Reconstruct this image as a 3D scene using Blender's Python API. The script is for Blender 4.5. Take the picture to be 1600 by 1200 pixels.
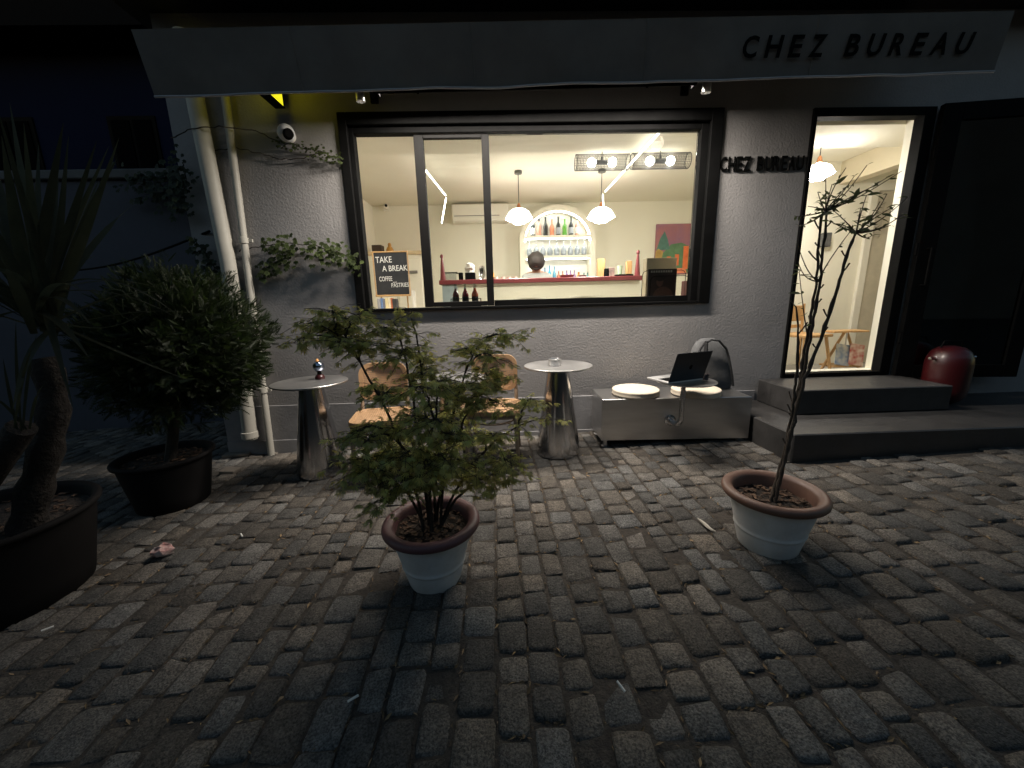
# Night view of a small cafe front: lit window and door, cobbled yard, potted plants.
import bpy, math, random
from mathutils import Vector, Matrix, noise

for _o in list(bpy.data.objects):
    bpy.data.objects.remove(_o)
scene = bpy.context.scene
COL = scene.collection
R = math.radians

# ------------------------------------------------------------------ camera
cam_data = bpy.data.cameras.new('camera')
cam_data.sensor_width = 36.0
cam_data.lens = 13.52
cam_data.clip_start = 0.05
cam_data.clip_end = 400
cam = bpy.data.objects.new('camera', cam_data)
COL.objects.link(cam)
_p, _r, _y = R(12.12), R(-1.45), R(1.6)
_F = Vector((math.sin(_y) * math.cos(_p), math.cos(_y) * math.cos(_p), -math.sin(_p)))
_Rt = Vector((math.cos(_y), -math.sin(_y), 0))
_U = _Rt.cross(_F)
_X = math.cos(_r) * _Rt + math.sin(_r) * _U
_Y = math.cos(_r) * _U - math.sin(_r) * _Rt
_m = Matrix((_X, _Y, -_F)).transposed().to_4x4()
_m.translation = (0, 0, 1.25)
cam.matrix_world = _m
scene.camera = cam

# ------------------------------------------------------------------ sky, moonless dusk
world = bpy.data.worlds.new('World')
scene.world = world
world.use_nodes = True
wn = world.node_tree.nodes
wl = world.node_tree.links
sky = wn.new('ShaderNodeTexSky')
sky.sky_type = 'NISHITA'
sky.sun_disc = False
sky.sun_elevation = R(3.0)
sky.sun_rotation = R(200)
sky.ozone_density = 1.6
sky.dust_density = 0.3
bg = wn['Background']
bg.inputs['Strength'].default_value = 0.21
wl.new(sky.outputs[0], bg.inputs['Color'])

sun_d = bpy.data.lights.new('sun', 'SUN')
sun_d.energy = 0.004
sun_d.angle = R(12)
sun_d.color = (0.6, 0.72, 1.0)
sun = bpy.data.objects.new('sun', sun_d)
sun.rotation_euler = (R(-70), 0, R(-20))
sun.location = (0, 10, 12)
COL.objects.link(sun)

vs = scene.view_settings
vs.view_transform = 'Standard'
vs.look = 'None'
vs.exposure = 0.0
vs.gamma = 1.0
scene.cycles.use_denoising = True
scene.cycles.max_bounces = 8
scene.cycles.diffuse_bounces = 5
scene.cycles.transparent_max_bounces = 16
scene.cycles.sample_clamp_indirect = 6.0
scene.cycles.caustics_reflective = False
scene.cycles.caustics_refractive = False

# ------------------------------------------------------------------ materials
MATS = {}


def pm(name, col, rough=0.6, metal=0.0, var=0.12, vs_=6.0, bump=0.0, bs=60.0, emit=None, es=0.0,
       coat=0.0, stretch=None, tint=False, rvar=0.0, col2=None, detail=6.0, bdist=0.01, spec=0.5, wpos=False):
    """Principled material with noise colour variation, bump and optional per-piece tint."""
    if name in MATS:
        return MATS[name]
    m = bpy.data.materials.new(name)
    m.use_nodes = True
    nt = m.node_tree
    N, L = nt.nodes, nt.links
    b = N['Principled BSDF']
    b.inputs['Roughness'].default_value = rough
    b.inputs['Metallic'].default_value = metal
    b.inputs['Specular IOR Level'].default_value = spec
    b.inputs['Coat Weight'].default_value = coat
    tc = N.new('ShaderNodeTexCoord')
    mp = N.new('ShaderNodeMapping')
    if wpos:
        L.new(N.new('ShaderNodeNewGeometry').outputs['Position'], mp.inputs['Vector'])
    else:
        L.new(tc.outputs['Object'], mp.inputs['Vector'])
    if stretch:
        mp.inputs['Scale'].default_value = stretch
    n1 = N.new('ShaderNodeTexNoise')
    n1.inputs['Scale'].default_value = vs_
    n1.inputs['Detail'].default_value = detail
    n1.inputs['Roughness'].default_value = 0.65
    L.new(mp.outputs[0], n1.inputs['Vector'])
    ramp = N.new('ShaderNodeValToRGB')
    c2 = col2 if col2 else [min(1, c * (1 + var)) for c in col]
    c1 = col if col2 else [c * (1 - var) for c in col]
    ramp.color_ramp.elements[0].position = 0.3
    ramp.color_ramp.elements[1].position = 0.7
    ramp.color_ramp.elements[0].color = (*c1, 1)
    ramp.color_ramp.elements[1].color = (*c2, 1)
    L.new(n1.outputs['Fac'], ramp.inputs['Fac'])
    out = ramp.outputs['Color']
    if tint:
        at = N.new('ShaderNodeAttribute')
        at.attribute_name = 'tint'
        mx = N.new('ShaderNodeMix')
        mx.data_type = 'RGBA'
        mx.blend_type = 'MULTIPLY'
        mx.inputs['Factor'].default_value = 1.0
        L.new(out, mx.inputs[6])
        L.new(at.outputs['Color'], mx.inputs[7])
        out = mx.outputs[2]
    L.new(out, b.inputs['Base Color'])
    if rvar:
        mr = N.new('ShaderNodeMapRange')
        mr.inputs['To Min'].default_value = max(0.02, rough - rvar)
        mr.inputs['To Max'].default_value = min(1, rough + rvar)
        L.new(n1.outputs['Fac'], mr.inputs['Value'])
        L.new(mr.outputs[0], b.inputs['Roughness'])
    if bump:
        n2 = N.new('ShaderNodeTexNoise')
        n2.inputs['Scale'].default_value = bs
        n2.inputs['Detail'].default_value = 5.0
        n2.inputs['Roughness'].default_value = 0.6
        L.new(mp.outputs[0], n2.inputs['Vector'])
        bp = N.new('ShaderNodeBump')
        bp.inputs['Strength'].default_value = bump
        bp.inputs['Distance'].default_value = bdist
        L.new(n2.outputs['Fac'], bp.inputs['Height'])
        L.new(bp.outputs[0], b.inputs['Normal'])
    if emit:
        b.inputs['Emission Color'].default_value = (*emit, 1)
        b.inputs['Emission Strength'].default_value = es
    MATS[name] = m
    return m


def glass(name, tint=(1, 1, 1), refl=0.08, rough=0.0):
    """Thin pane: lets light straight through and mirrors a little, more at grazing angles."""
    if name in MATS:
        return MATS[name]
    m = bpy.data.materials.new(name)
    m.use_nodes = True
    N, L = m.node_tree.nodes, m.node_tree.links
    N.remove(N['Principled BSDF'])
    t = N.new('ShaderNodeBsdfTransparent')
    t.inputs[0].default_value = (*tint, 1)
    g = N.new('ShaderNodeBsdfGlossy')
    g.inputs['Roughness'].default_value = rough
    lw = N.new('ShaderNodeFresnel')
    lw.inputs['IOR'].default_value = 1.45
    ad = N.new('ShaderNodeMath')
    ad.operation = 'MULTIPLY'
    ad.use_clamp = True
    ad.inputs[1].default_value = refl / 0.034
    L.new(lw.outputs[0], ad.inputs[0])
    mx = N.new('ShaderNodeMixShader')
    L.new(ad.outputs[0], mx.inputs[0])
    L.new(t.outputs[0], mx.inputs[1])
    L.new(g.outputs[0], mx.inputs[2])
    L.new(mx.outputs[0], N['Material Output'].inputs['Surface'])
    MATS[name] = m
    return m


def leafmat(name, c1, c2, rough=0.55):
    """Leaf: diffuse with a little light passing through, varied along the plant."""
    if name in MATS:
        return MATS[name]
    m = pm(name, c1, rough, col2=c2, vs_=9, tint=True)
    N, L = m.node_tree.nodes, m.node_tree.links
    b = N['Principled BSDF']
    src = b.inputs['Base Color'].links[0].from_socket
    tr = N.new('ShaderNodeBsdfTranslucent')
    L.new(src, tr.inputs['Color'])
    mx = N.new('ShaderNodeMixShader')
    mx.inputs[0].default_value = 0.5
    L.new(b.outputs[0], mx.inputs[1])
    L.new(tr.outputs[0], mx.inputs[2])
    L.new(mx.outputs[0], N['Material Output'].inputs['Surface'])
    return m


def granite(name):
    """speckled worn granite: fine mineral grains over soft stains, rough pitted surface"""
    m = bpy.data.materials.new(name)
    m.use_nodes = True
    N, L = m.node_tree.nodes, m.node_tree.links
    b = N['Principled BSDF']
    pos = N.new('ShaderNodeNewGeometry').outputs['Position']

    def nz(scale, detail, lo, hi, c0, c1):
        n = N.new('ShaderNodeTexNoise')
        n.inputs['Scale'].default_value = scale
        n.inputs['Detail'].default_value = detail
        n.inputs['Roughness'].default_value = 0.7
        L.new(pos, n.inputs['Vector'])
        r = N.new('ShaderNodeValToRGB')
        r.color_ramp.elements[0].position = lo
        r.color_ramp.elements[1].position = hi
        r.color_ramp.elements[0].color = (*c0, 1)
        r.color_ramp.elements[1].color = (*c1, 1)
        L.new(n.outputs['Fac'], r.inputs['Fac'])
        return n, r

    def mul(a, c):
        mx = N.new('ShaderNodeMix')
        mx.data_type = 'RGBA'
        mx.blend_type = 'MULTIPLY'
        mx.inputs['Factor'].default_value = 1.0
        L.new(a, mx.inputs[6])
        L.new(c, mx.inputs[7])
        return mx.outputs[2]

    n1, r1 = nz(150, 3, 0.36, 0.64, (0.05, 0.048, 0.046), (0.22, 0.21, 0.197))
    n2, r2 = nz(19, 4, 0.3, 0.7, (0.62, 0.6, 0.58), (1.2, 1.17, 1.12))
    n3, r3 = nz(2.2, 3, 0.3, 0.7, (0.8, 0.78, 0.76), (1.12, 1.1, 1.08))
    at = N.new('ShaderNodeAttribute')
    at.attribute_name = 'tint'
    L.new(mul(mul(mul(r1.outputs[0], r2.outputs[0]), r3.outputs[0]), at.outputs['Color']), b.inputs['Base Color'])
    b.inputs['Roughness'].default_value = 0.78
    b.inputs['Specular IOR Level'].default_value = 0.3
    n4, _r = nz(42, 6, 0.3, 0.7, (0, 0, 0), (1, 1, 1))
    bp = N.new('ShaderNodeBump')
    bp.inputs['Strength'].default_value = 0.9
    bp.inputs['Distance'].default_value = 0.016
    L.new(n4.outputs['Fac'], bp.inputs['Height'])
    bp2 = N.new('ShaderNodeBump')
    bp2.inputs['Strength'].default_value = 0.5
    bp2.inputs['Distance'].default_value = 0.004
    L.new(n1.outputs['Fac'], bp2.inputs['Height'])
    L.new(bp.outputs[0], bp2.inputs['Normal'])
    L.new(bp2.outputs[0], b.inputs['Normal'])
    MATS[name] = m
    return m


# ------------------------------------------------------------------ mesh helpers
class MB:
    def __init__(s):
        s.v = []
        s.f = []
        s.mi = []
        s.tint = []
        s.cur = 0
        s.ct = (1, 1, 1)

    def _add(s, vs, fs):
        o = len(s.v)
        s.v += [tuple(v) for v in vs]
        s.tint += [s.ct] * len(vs)
        for f in fs:
            s.f.append([i + o for i in f])
            s.mi.append(s.cur)
        return s

    def box(s, x0, x1, y0, y1, z0, z1, M=None):
        vs = [Vector((x, y, z)) for z in (z0, z1) for y in (y0, y1) for x in (x0, x1)]
        if M:
            vs = [M @ v for v in vs]
        return s._add(vs, [(0, 2, 3, 1), (4, 5, 7, 6), (0, 1, 5, 4), (2, 6, 7, 3), (0, 4, 6, 2), (1, 3, 7, 5)])

    def rbox(s, x0, x1, y0, y1, z0, z1, b=0.005, M=None):
        """box with chamfered edges"""
        vs, idx = [], {}
        c = ((x0, x1), (y0, y1), (z0, z1))
        for i in range(8):
            sg = [(i >> k) & 1 for k in range(3)]
            for ax in range(3):
                p = [c[k][sg[k]] + (0 if k == ax else (b if sg[k] == 0 else -b)) for k in range(3)]
                idx[(i, ax)] = len(vs)
                vs.append(Vector(p))
        fs = []
        for ax in range(3):
            u, w = [k for k in range(3) if k != ax]
            for sd in (0, 1):
                q = []
                for (a, d) in ((0, 0), (1, 0), (1, 1), (0, 1)):
                    q.append(idx[((sd << ax) | (a << u) | (d << w), ax)])
                fs.append(q)
            for a in (0, 1):
                for d in (0, 1):
                    i0 = (a << u) | (d << w)
                    i1 = i0 | (1 << ax)
                    fs.append([idx[(i0, u)], idx[(i1, u)], idx[(i1, w)], idx[(i0, w)]])
        for i in range(8):
            fs.append([idx[(i, 0)], idx[(i, 1)], idx[(i, 2)]])
        if M:
            vs = [M @ v for v in vs]
        return s._add(vs, fs)

    def tube(s, pts, rad, n=8, caps=True):
        pts = [Vector(p) for p in pts]
        k = len(pts)
        if not isinstance(rad, (list, tuple)):
            rad = [rad] * k
        d0 = (pts[1] - pts[0]).normalized()
        up = Vector((0, 0, 1)) if abs(d0.z) < 0.9 else Vector((1, 0, 0))
        a = d0.cross(up).normalized()
        vs = []
        for i, p in enumerate(pts):
            d = (pts[min(i + 1, k - 1)] - pts[max(i - 1, 0)]).normalized()
            a = (a - d * a.dot(d)).normalized()
            b = d.cross(a)
            for j in range(n):
                t = 2 * math.pi * j / n
                vs.append(p + (a * math.cos(t) + b * math.sin(t)) * rad[i])
        fs = []
        for i in range(k - 1):
            for j in range(n):
                fs.append((i * n + j, i * n + (j + 1) % n, (i + 1) * n + (j + 1) % n, (i + 1) * n + j))
        if caps:
            fs.append(tuple(range(n))[::-1])
            fs.append(tuple((k - 1) * n + j for j in range(n)))
        return s._add(vs, fs)

    def lathe(s, prof, n=32, c=(0, 0, 0), M=None, caps=True, sx=1.0, sy=1.0):
        vs = []
        for r, z in prof:
            for j in range(n):
                t = 2 * math.pi * j / n
                v = Vector((r * math.cos(t) * sx, r * math.sin(t) * sy, z))
                if M:
                    v = M @ v
                vs.append(v + Vector(c))
        k = len(prof)
        fs = [(i * n + j, i * n + (j + 1) % n, (i + 1) * n + (j + 1) % n, (i + 1) * n + j)
              for i in range(k - 1) for j in range(n)]
        if caps:
            if prof[0][0] > 1e-5:
                fs.append(tuple(range(n))[::-1])
            if prof[-1][0] > 1e-5:
                fs.append(tuple((k - 1) * n + j for j in range(n)))
        return s._add(vs, fs)

    def sphere(s, c, r, n=14, m=9, sq=(1, 1, 1), M=None):
        prof = [(max(1e-4, math.sin(math.pi * i / m)) * 1.0, -math.cos(math.pi * i / m)) for i in range(m + 1)]
        vs = []
        for a, z in prof:
            for j in range(n):
                t = 2 * math.pi * j / n
                v = Vector((a * math.cos(t) * r * sq[0], a * math.sin(t) * r * sq[1], z * r * sq[2]))
                if M:
                    v = M @ v
                vs.append(v + Vector(c))
        fs = [(i * n + j, i * n + (j + 1) % n, (i + 1) * n + (j + 1) % n, (i + 1) * n + j)
              for i in range(m) for j in range(n)]
        return s._add(vs, fs)

    def torus(s, c, Rr, r, n=32, m=8, M=None):
        vs = []
        for i in range(n):
            t = 2 * math.pi * i / n
            for j in range(m):
                u = 2 * math.pi * j / m
                v = Vector(((Rr + r * math.cos(u)) * math.cos(t), (Rr + r * math.cos(u)) * math.sin(t), r * math.sin(u)))
                if M:
                    v = M @ v
                vs.append(v + Vector(c))
        fs = [(i * m + j, ((i + 1) % n) * m + j, ((i + 1) % n) * m + (j + 1) % m, i * m + (j + 1) % m)
              for i in range(n) for j in range(m)]
        return s._add(vs, fs)

    def prism(s, pts, ext):
        """polygon pts (3D) extruded by vector ext"""
        k = len(pts)
        e = Vector(ext)
        vs = [Vector(p) for p in pts] + [Vector(p) + e for p in pts]
        fs = [tuple(range(k))[::-1], tuple(k + i for i in range(k))]
        fs += [(i, (i + 1) % k, k + (i + 1) % k, k + i) for i in range(k)]
        return s._add(vs, fs)

    def build(s, name, mat, parent=None, smooth=False, world=True, origin=None, auto=None):
        """link everything collected as ONE mesh object; vertices in world space unless world=False"""
        off = Vector((0, 0, 0))
        if world:
            p = parent
            while p is not None:
                off += p.location
                p = p.parent
        if origin is not None:
            off = off + Vector(origin) if not world else Vector(origin)
        me = bpy.data.meshes.new(name)
        me.from_pydata([tuple(Vector(v) - off) for v in s.v], [], s.f)
        mats = mat if isinstance(mat, (list, tuple)) else [mat]
        for m in mats:
            me.materials.append(m)
        if len(mats) > 1:
            me.polygons.foreach_set('material_index', s.mi)
        if any(t != (1, 1, 1) for t in s.tint):
            at = me.color_attributes.new('tint', 'FLOAT_COLOR', 'POINT')
            flat = []
            for t in s.tint:
                flat += [t[0], t[1], t[2], 1.0]
            at.data.foreach_set('color', flat)
        else:
            at = me.color_attributes.new('tint', 'FLOAT_COLOR', 'POINT')
            at.data.foreach_set('color', [1.0] * (4 * len(s.v)))
        if smooth:
            me.polygons.foreach_set('use_smooth', [True] * len(me.polygons))
            me.set_sharp_from_angle(angle=R(auto if auto else 40))
        me.validate()
        me.update()
        o = bpy.data.objects.new(name, me)
        COL.objects.link(o)
        if parent is not None:
            o.parent = parent
        if origin is not None:
            if parent is None:
                o.location = origin
            else:
                p = parent
                w = Vector((0, 0, 0))
                while p is not None:
                    w += p.location
                    p = p.parent
                o.location = Vector(origin) - w
        return o


def tag(o, label=None, cat=None, group=None, kind=None):
    if label:
        o['label'] = label
    if cat:
        o['category'] = cat
    if group:
        o['group'] = group
    if kind:
        o['kind'] = kind
    return o


def thing(name, label, cat, loc=(0, 0, 0), rotz=0.0, group=None, rot=None):
    o = bpy.data.objects.new(name, None)
    o.empty_display_size = 0.1
    COL.objects.link(o)
    o.location = loc
    o.rotation_euler = rot if rot else (0, 0, rotz)
    return tag(o, label, cat, group)


def text_mesh(body, size, ext=0.0, off=0.0, spacing=1.0, align='LEFT', shear=0.0):
    cu = bpy.data.curves.new('lettering', 'FONT')
    cu.body = body
    cu.size = size
    cu.extrude = ext
    cu.offset = off
    cu.space_character = spacing
    cu.align_x = align
    cu.shear = shear
    cu.resolution_u = 3
    ob = bpy.data.objects.new('lettering_source', cu)
    COL.objects.link(ob)
    bpy.context.view_layer.update()
    me = bpy.data.meshes.new_from_object(ob.evaluated_get(bpy.context.evaluated_depsgraph_get()))
    bpy.data.objects.remove(ob)
    bpy.data.curves.remove(cu)
    return me


def text_obj(name, body, mat, M, width=None, height=None, ext=0.0, off=0.0, spacing=1.0, parent=None, shear=0.0):
    """text fitted to width x height on the plane of matrix M (x right, y up)"""
    me = text_mesh(body, 1.0, ext, off, spacing, shear=shear)
    xs = [v.co.x for v in me.vertices]
    ys = [v.co.y for v in me.vertices]
    sx = width / (max(xs) - min(xs)) if width else 1
    sy = height / (max(ys) - min(ys)) if height else sx
    x0, y0 = min(xs), min(ys)
    for v in me.vertices:
        v.co = Vector(((v.co.x - x0) * sx, (v.co.y - y0) * sy, v.co.z))
    me.materials.clear()
    me.materials.append(mat)
    o = bpy.data.objects.new(name, me)
    COL.objects.link(o)
    if parent is not None:
        o.parent = parent
        w = Vector((0, 0, 0))
        p = parent
        while p is not None:
            w += p.location
            p = p.parent
        M = Matrix.Translation(-w) @ M
    o.matrix_basis = M
    return o


def plane_M(origin, right, up):
    x = Vector(right).normalized()
    y = Vector(up)
    y = (y - x * y.dot(x)).normalized()
    z = x.cross(y)
    M = Matrix((x, y, z)).transposed().to_4x4()
    M.translation = origin
    return M


def gz(x, y=0):
    """height of the yard, which falls gently to the left"""
    return 0.03 + 0.035 * max(-6.0, min(8.0, x))


rnd = random.Random(7)
FRONT = 3.38          # plane of the cafe front
FLOOR = 0.36          # cafe floor
CEIL = 2.75           # cafe ceiling
BACK = 6.5            # back wall of the bar room

# palette
M_wall = pm('grey_stucco', (0.235, 0.225, 0.22), 0.9, col2=(0.315, 0.30, 0.295), vs_=1.6, detail=10, bump=0.5, bs=58, bdist=0.009)
M_plinth = pm('grey_plinth', (0.25, 0.245, 0.25), 0.85, var=0.25, vs_=2.6, detail=10, bump=0.25, bs=60)
M_cream = pm('cream_plaster', (0.82, 0.785, 0.665), 0.8, var=0.03, vs_=2, bump=0.05, bs=80)
M_white = pm('white_paint', (0.80, 0.77, 0.68), 0.7, var=0.03)
M_black = pm('black_frame', (0.0035, 0.0035, 0.0035), 0.7, var=0.3, vs_=10, bump=0.05, spec=0.06)
M_steel = pm('steel_polished', (0.55, 0.55, 0.56), 0.16, 1.0, var=0.06, vs_=4, stretch=(14, 14, 0.6), rvar=0.06)
M_brushed = pm('steel_brushed', (0.56, 0.55, 0.54), 0.38, 1.0, var=0.16, vs_=3, rvar=0.12, bump=0.06, bs=30, stretch=(1, 1, 1))
M_bench = pm('steel_bench_sheet', (0.56, 0.55, 0.54), 0.34, 1.0, var=0.12, vs_=2, rvar=0.05, stretch=(1, 1, 6))
M_cob = granite('granite_sett')
M_dirt = pm('joint_dirt', (0.05, 0.041, 0.033), 0.95, var=0.5, vs_=40, bump=0.8, bs=90)
M_soil = pm('potting_soil', (0.035, 0.024, 0.017), 0.95, var=0.6, vs_=60, bump=1.0, bs=70, bdist=0.02)
M_potw = pm('white_plastic', (0.60, 0.58, 0.55), 0.6, col2=(0.80, 0.79, 0.78), vs_=7, bump=0.12, bs=18, detail=9)
M_terra = pm('terracotta_plastic', (0.155, 0.08, 0.055), 0.5, var=0.15, vs_=7)
M_mauve = pm('mauve_plastic', (0.13, 0.058, 0.06), 0.5, var=0.15, vs_=7)
M_darkpot = pm('dark_plastic', (0.008, 0.007, 0.007), 0.8, var=0.2, spec=0.15)
M_bark = pm('dark_bark', (0.035, 0.028, 0.022), 0.9, var=0.4, vs_=30, bump=0.8, bs=60)
M_stepm = pm('dark_stone_step', (0.036, 0.034, 0.033), 0.45, var=0.25, vs_=9, bump=0.15, bs=60, rvar=0.12)
M_pipe = pm('painted_pipe', (0.42, 0.40, 0.35), 0.55, var=0.1, vs_=5)
M_awn = pm('awning_cloth', (0.145, 0.137, 0.128), 0.9, var=0.2, vs_=2.2, bump=0.15, bs=300)
M_hem = pm('awning_hem', (0.38, 0.38, 0.40), 0.8, var=0.1)
M_cane = pm('cane', (0.46, 0.28, 0.15), 0.6, var=0.15, vs_=20)
M_chairw = pm('chair_wood', (0.38, 0.23, 0.12), 0.5, var=0.15, vs_=12, stretch=(4, 4, 1))
M_chairleg = pm('chair_leg_wood', (0.26, 0.19, 0.13), 0.55, var=0.15, vs_=12)
M_cush = pm('cream_cushion', (0.60, 0.52, 0.41), 0.85, var=0.06, vs_=9, bump=0.1, bs=150)
M_red = pm('red_enamel', (0.038, 0.002, 0.003), 0.4, coat=0.2, var=0.08)
M_redwood = pm('dark_red_lacquer', (0.17, 0.03, 0.035), 0.35, var=0.1)
M_glass = glass('window_glass', (0.97, 0.98, 0.96), 0.05)
M_dglass = glass('dark_glass', (0.30, 0.33, 0.35), 0.09, 0.03)
M_cgl = glass('clear_glassware', (0.80, 0.84, 0.86), 0.12)
M_wood = pm('light_wood', (0.52, 0.31, 0.13), 0.55, var=0.18, vs_=10, stretch=(5, 5, 1))
M_board = pm('chalkboard', (0.022, 0.024, 0.027), 0.8, var=0.5, vs_=5)
M_chalk = pm('chalk', (0.75, 0.75, 0.72), 0.95, var=0.1)
M_lamp = pm('opal_lamp', (0.9, 0.88, 0.82), 0.4, emit=(1.0, 0.955, 0.87), es=10, var=0.0)
M_bowl = pm('opal_bowl', (0.9, 0.88, 0.82), 0.4, emit=(1.0, 0.955, 0.87), es=120, var=0.0)
M_led = pm('led_tube_lit', (0.9, 0.9, 0.9), 0.4, emit=(1.0, 0.95, 0.86), es=9, var=0.0)
M_bulb = pm('bulb_lit', (0.9, 0.9, 0.9), 0.4, emit=(1.0, 0.95, 0.86), es=48, var=0.0)
M_strip = pm('shelf_light_lit', (0.9, 0.9, 0.9), 0.4, emit=(0.92, 0.97, 1.0), es=24, var=0.0)
M_spot = pm('spot_lens_lit', (0.9, 0.9, 0.9), 0.4, emit=(1.0, 0.9, 0.75), es=5, var=0.0)
M_yellow = pm('yellow_sign_lit', (0.8, 0.75, 0.05), 0.4, emit=(0.95, 0.85, 0.02), es=1.05, var=0.0)

# ================================================================== ground
def ground_sheet():
    mb = MB()
    xs = [-60, -6, -3, 0, 3, 6, 8, 60]
    ys = [-60, -5, 0, 2, 4, 8, 60]
    vs = [(x, y, gz(x) - 0.0105) for y in ys for x in xs]
    n = len(xs)
    fs = [(j * n + i, j * n + i + 1, (j + 1) * n + i + 1, (j + 1) * n + i)
          for j in range(len(ys) - 1) for i in range(n - 1)]
    mb._add(vs, fs)
    o = mb.build('ground', M_dirt)
    return tag(o, 'cobbled yard of worn granite setts sloping gently to the left', kind='structure')


ground = ground_sheet()


def stone_geom(quad, h, rr):
    """rounded block over a four-cornered footprint; 42 triangles"""
    c = [Vector((q[0], q[1], 0)) for q in quad]
    us = [0.0, 0.09, 0.91, 1.0]
    zc = [rr.uniform(-0.005, 0.005) for _ in range(4)]
    vs = []
    for j, v in enumerate(us):
        for i, u in enumerate(us):
            uu, vv = u, v
            eu, ev = i in (0, 3), j in (0, 3)
            if eu and ev:
                uu = 0.028 if i == 0 else 0.972
                vv = 0.028 if j == 0 else 0.972
            if eu != ev:
                if eu:
                    vv += rr.uniform(-0.05, 0.05) + (0.06 if j == 1 else -0.06)
                    uu += rr.uniform(-0.03, 0.03)
                else:
                    uu += rr.uniform(-0.05, 0.05) + (0.06 if i == 1 else -0.06)
                    vv += rr.uniform(-0.03, 0.03)
            p = (c[0] * (1 - uu) + c[1] * uu) * (1 - vv) + (c[3] * (1 - uu) + c[2] * uu) * vv
            z = h + (zc[0] * (1 - uu) + zc[1] * uu) * (1 - vv) + (zc[3] * (1 - uu) + zc[2] * uu) * vv
            if eu or ev:
                z -= 0.0033 + rr.uniform(0, 0.003)
            if eu and ev:
                z -= 0.003
            z += rr.uniform(-0.003, 0.003)
            vs.append(Vector((p.x, p.y, gz(p.x) + z)))
    fs = [(j * 4 + i, j * 4 + i + 1, (j + 1) * 4 + i + 1, (j + 1) * 4 + i) for j in range(3) for i in range(3)]
    ring = [0, 1, 2, 3, 7, 11, 15, 14, 13, 12, 8, 4]
    o = len(vs)
    cen = sum((vs[k] for k in ring), Vector()) / 12
    for k in ring:
        p = vs[k] + (vs[k] - cen) * 0.03
        vs.append(Vector((p.x, p.y, gz(p.x) - 0.04)))
    for a in range(12):
        b = (a + 1) % 12
        fs.append((ring[b], ring[a], o + a, o + b))
    return vs, fs


def lay_stones():
    rr = random.Random(21)
    rows = []
    x = -7.2
    ci = 0
    while x < 7.0:
        w = rr.uniform(0.092, 0.142)
        ph = rr.uniform(0, 100)
        y = -0.9 + rr.uniform(0, 0.15)
        top = 6.4 if x < -2.5 else 3.34
        while y < top:
            l = rr.uniform(0.095, 0.175) * (0.95 if w < 0.115 else 1.05)
            if not (x + w > 2.06 and y + l > 2.5) and abs(x + 0.1) < 1.9 * max(0.0, y) + 2.6:
                def xb(xx, yy, k):
                    return xx + 0.014 * noise.noise((k * 3.1, yy * 1.3, 0.0)) + 0.03 * math.sin(yy * 0.9 + 0.7)
                g = rr.uniform(0.004, 0.0075)
                j = lambda s=0.004: rr.uniform(-s, s)
                q = [(xb(x, y, ci) + g + j(), y + g + j(0.007)), (xb(x + w, y, ci + 1) - g + j(), y + g + j(0.007)),
                     (xb(x + w, y + l, ci + 1) - g + j(), y + l - g + j(0.007)), (xb(x, y + l, ci) + g + j(), y + l - g + j(0.007))]
                h = rr.gauss(-0.002, 0.0036)
                t = rr.choice([1.0, 1.0, 1.12, 0.88, 0.72, 1.3, 0.62, 0.7]) * rr.uniform(0.85, 1.15)
                warm = rr.uniform(-0.06, 0.07)
                tint = (t * (1 + warm), t, t * (1 - warm * 1.1))
                cx, cy = (q[0][0] + q[2][0]) / 2, (q[0][1] + q[2][1]) / 2
                d = Vector((cx, cy, gz(cx))) - Vector((0, 0, 1.25))
                zc = d.dot(_F)
                vis = False
                if zc > 0.1:
                    px, py = d.dot(_X) / zc * 0.751, d.dot(_Y) / zc * 0.751
                    vis = abs(px) < 1.02 and abs(py) < 0.77
                area = w * l * 1.25 / max(0.3, d.length) ** 3
                rows.append((area if vis else 0, q, h, tint))
            y += l
        x += w
        ci += 1
    rows.sort(key=lambda a: -a[0])
    rr2 = random.Random(5)
    for a, q, h, tint in rows[:300]:
        mb = MB()
        mb.ct = tint
        mb._add(*stone_geom(q, h, rr2))
        c = ((q[0][0] + q[2][0]) / 2, (q[0][1] + q[2][1]) / 2, gz((q[0][0] + q[2][0]) / 2))
        mb.build('cobblestone', M_cob, ground, smooth=True, origin=c, auto=65)
    mb = MB()
    for a, q, h, tint in rows[300:]:
        mb.ct = tint
        mb._add(*stone_geom(q, h, rr2))
    o = mb.build('far_cobblestones', M_cob, ground, smooth=True, auto=65)
    o['kind'] = 'stuff'
    return rows


STONES = lay_stones()


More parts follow.
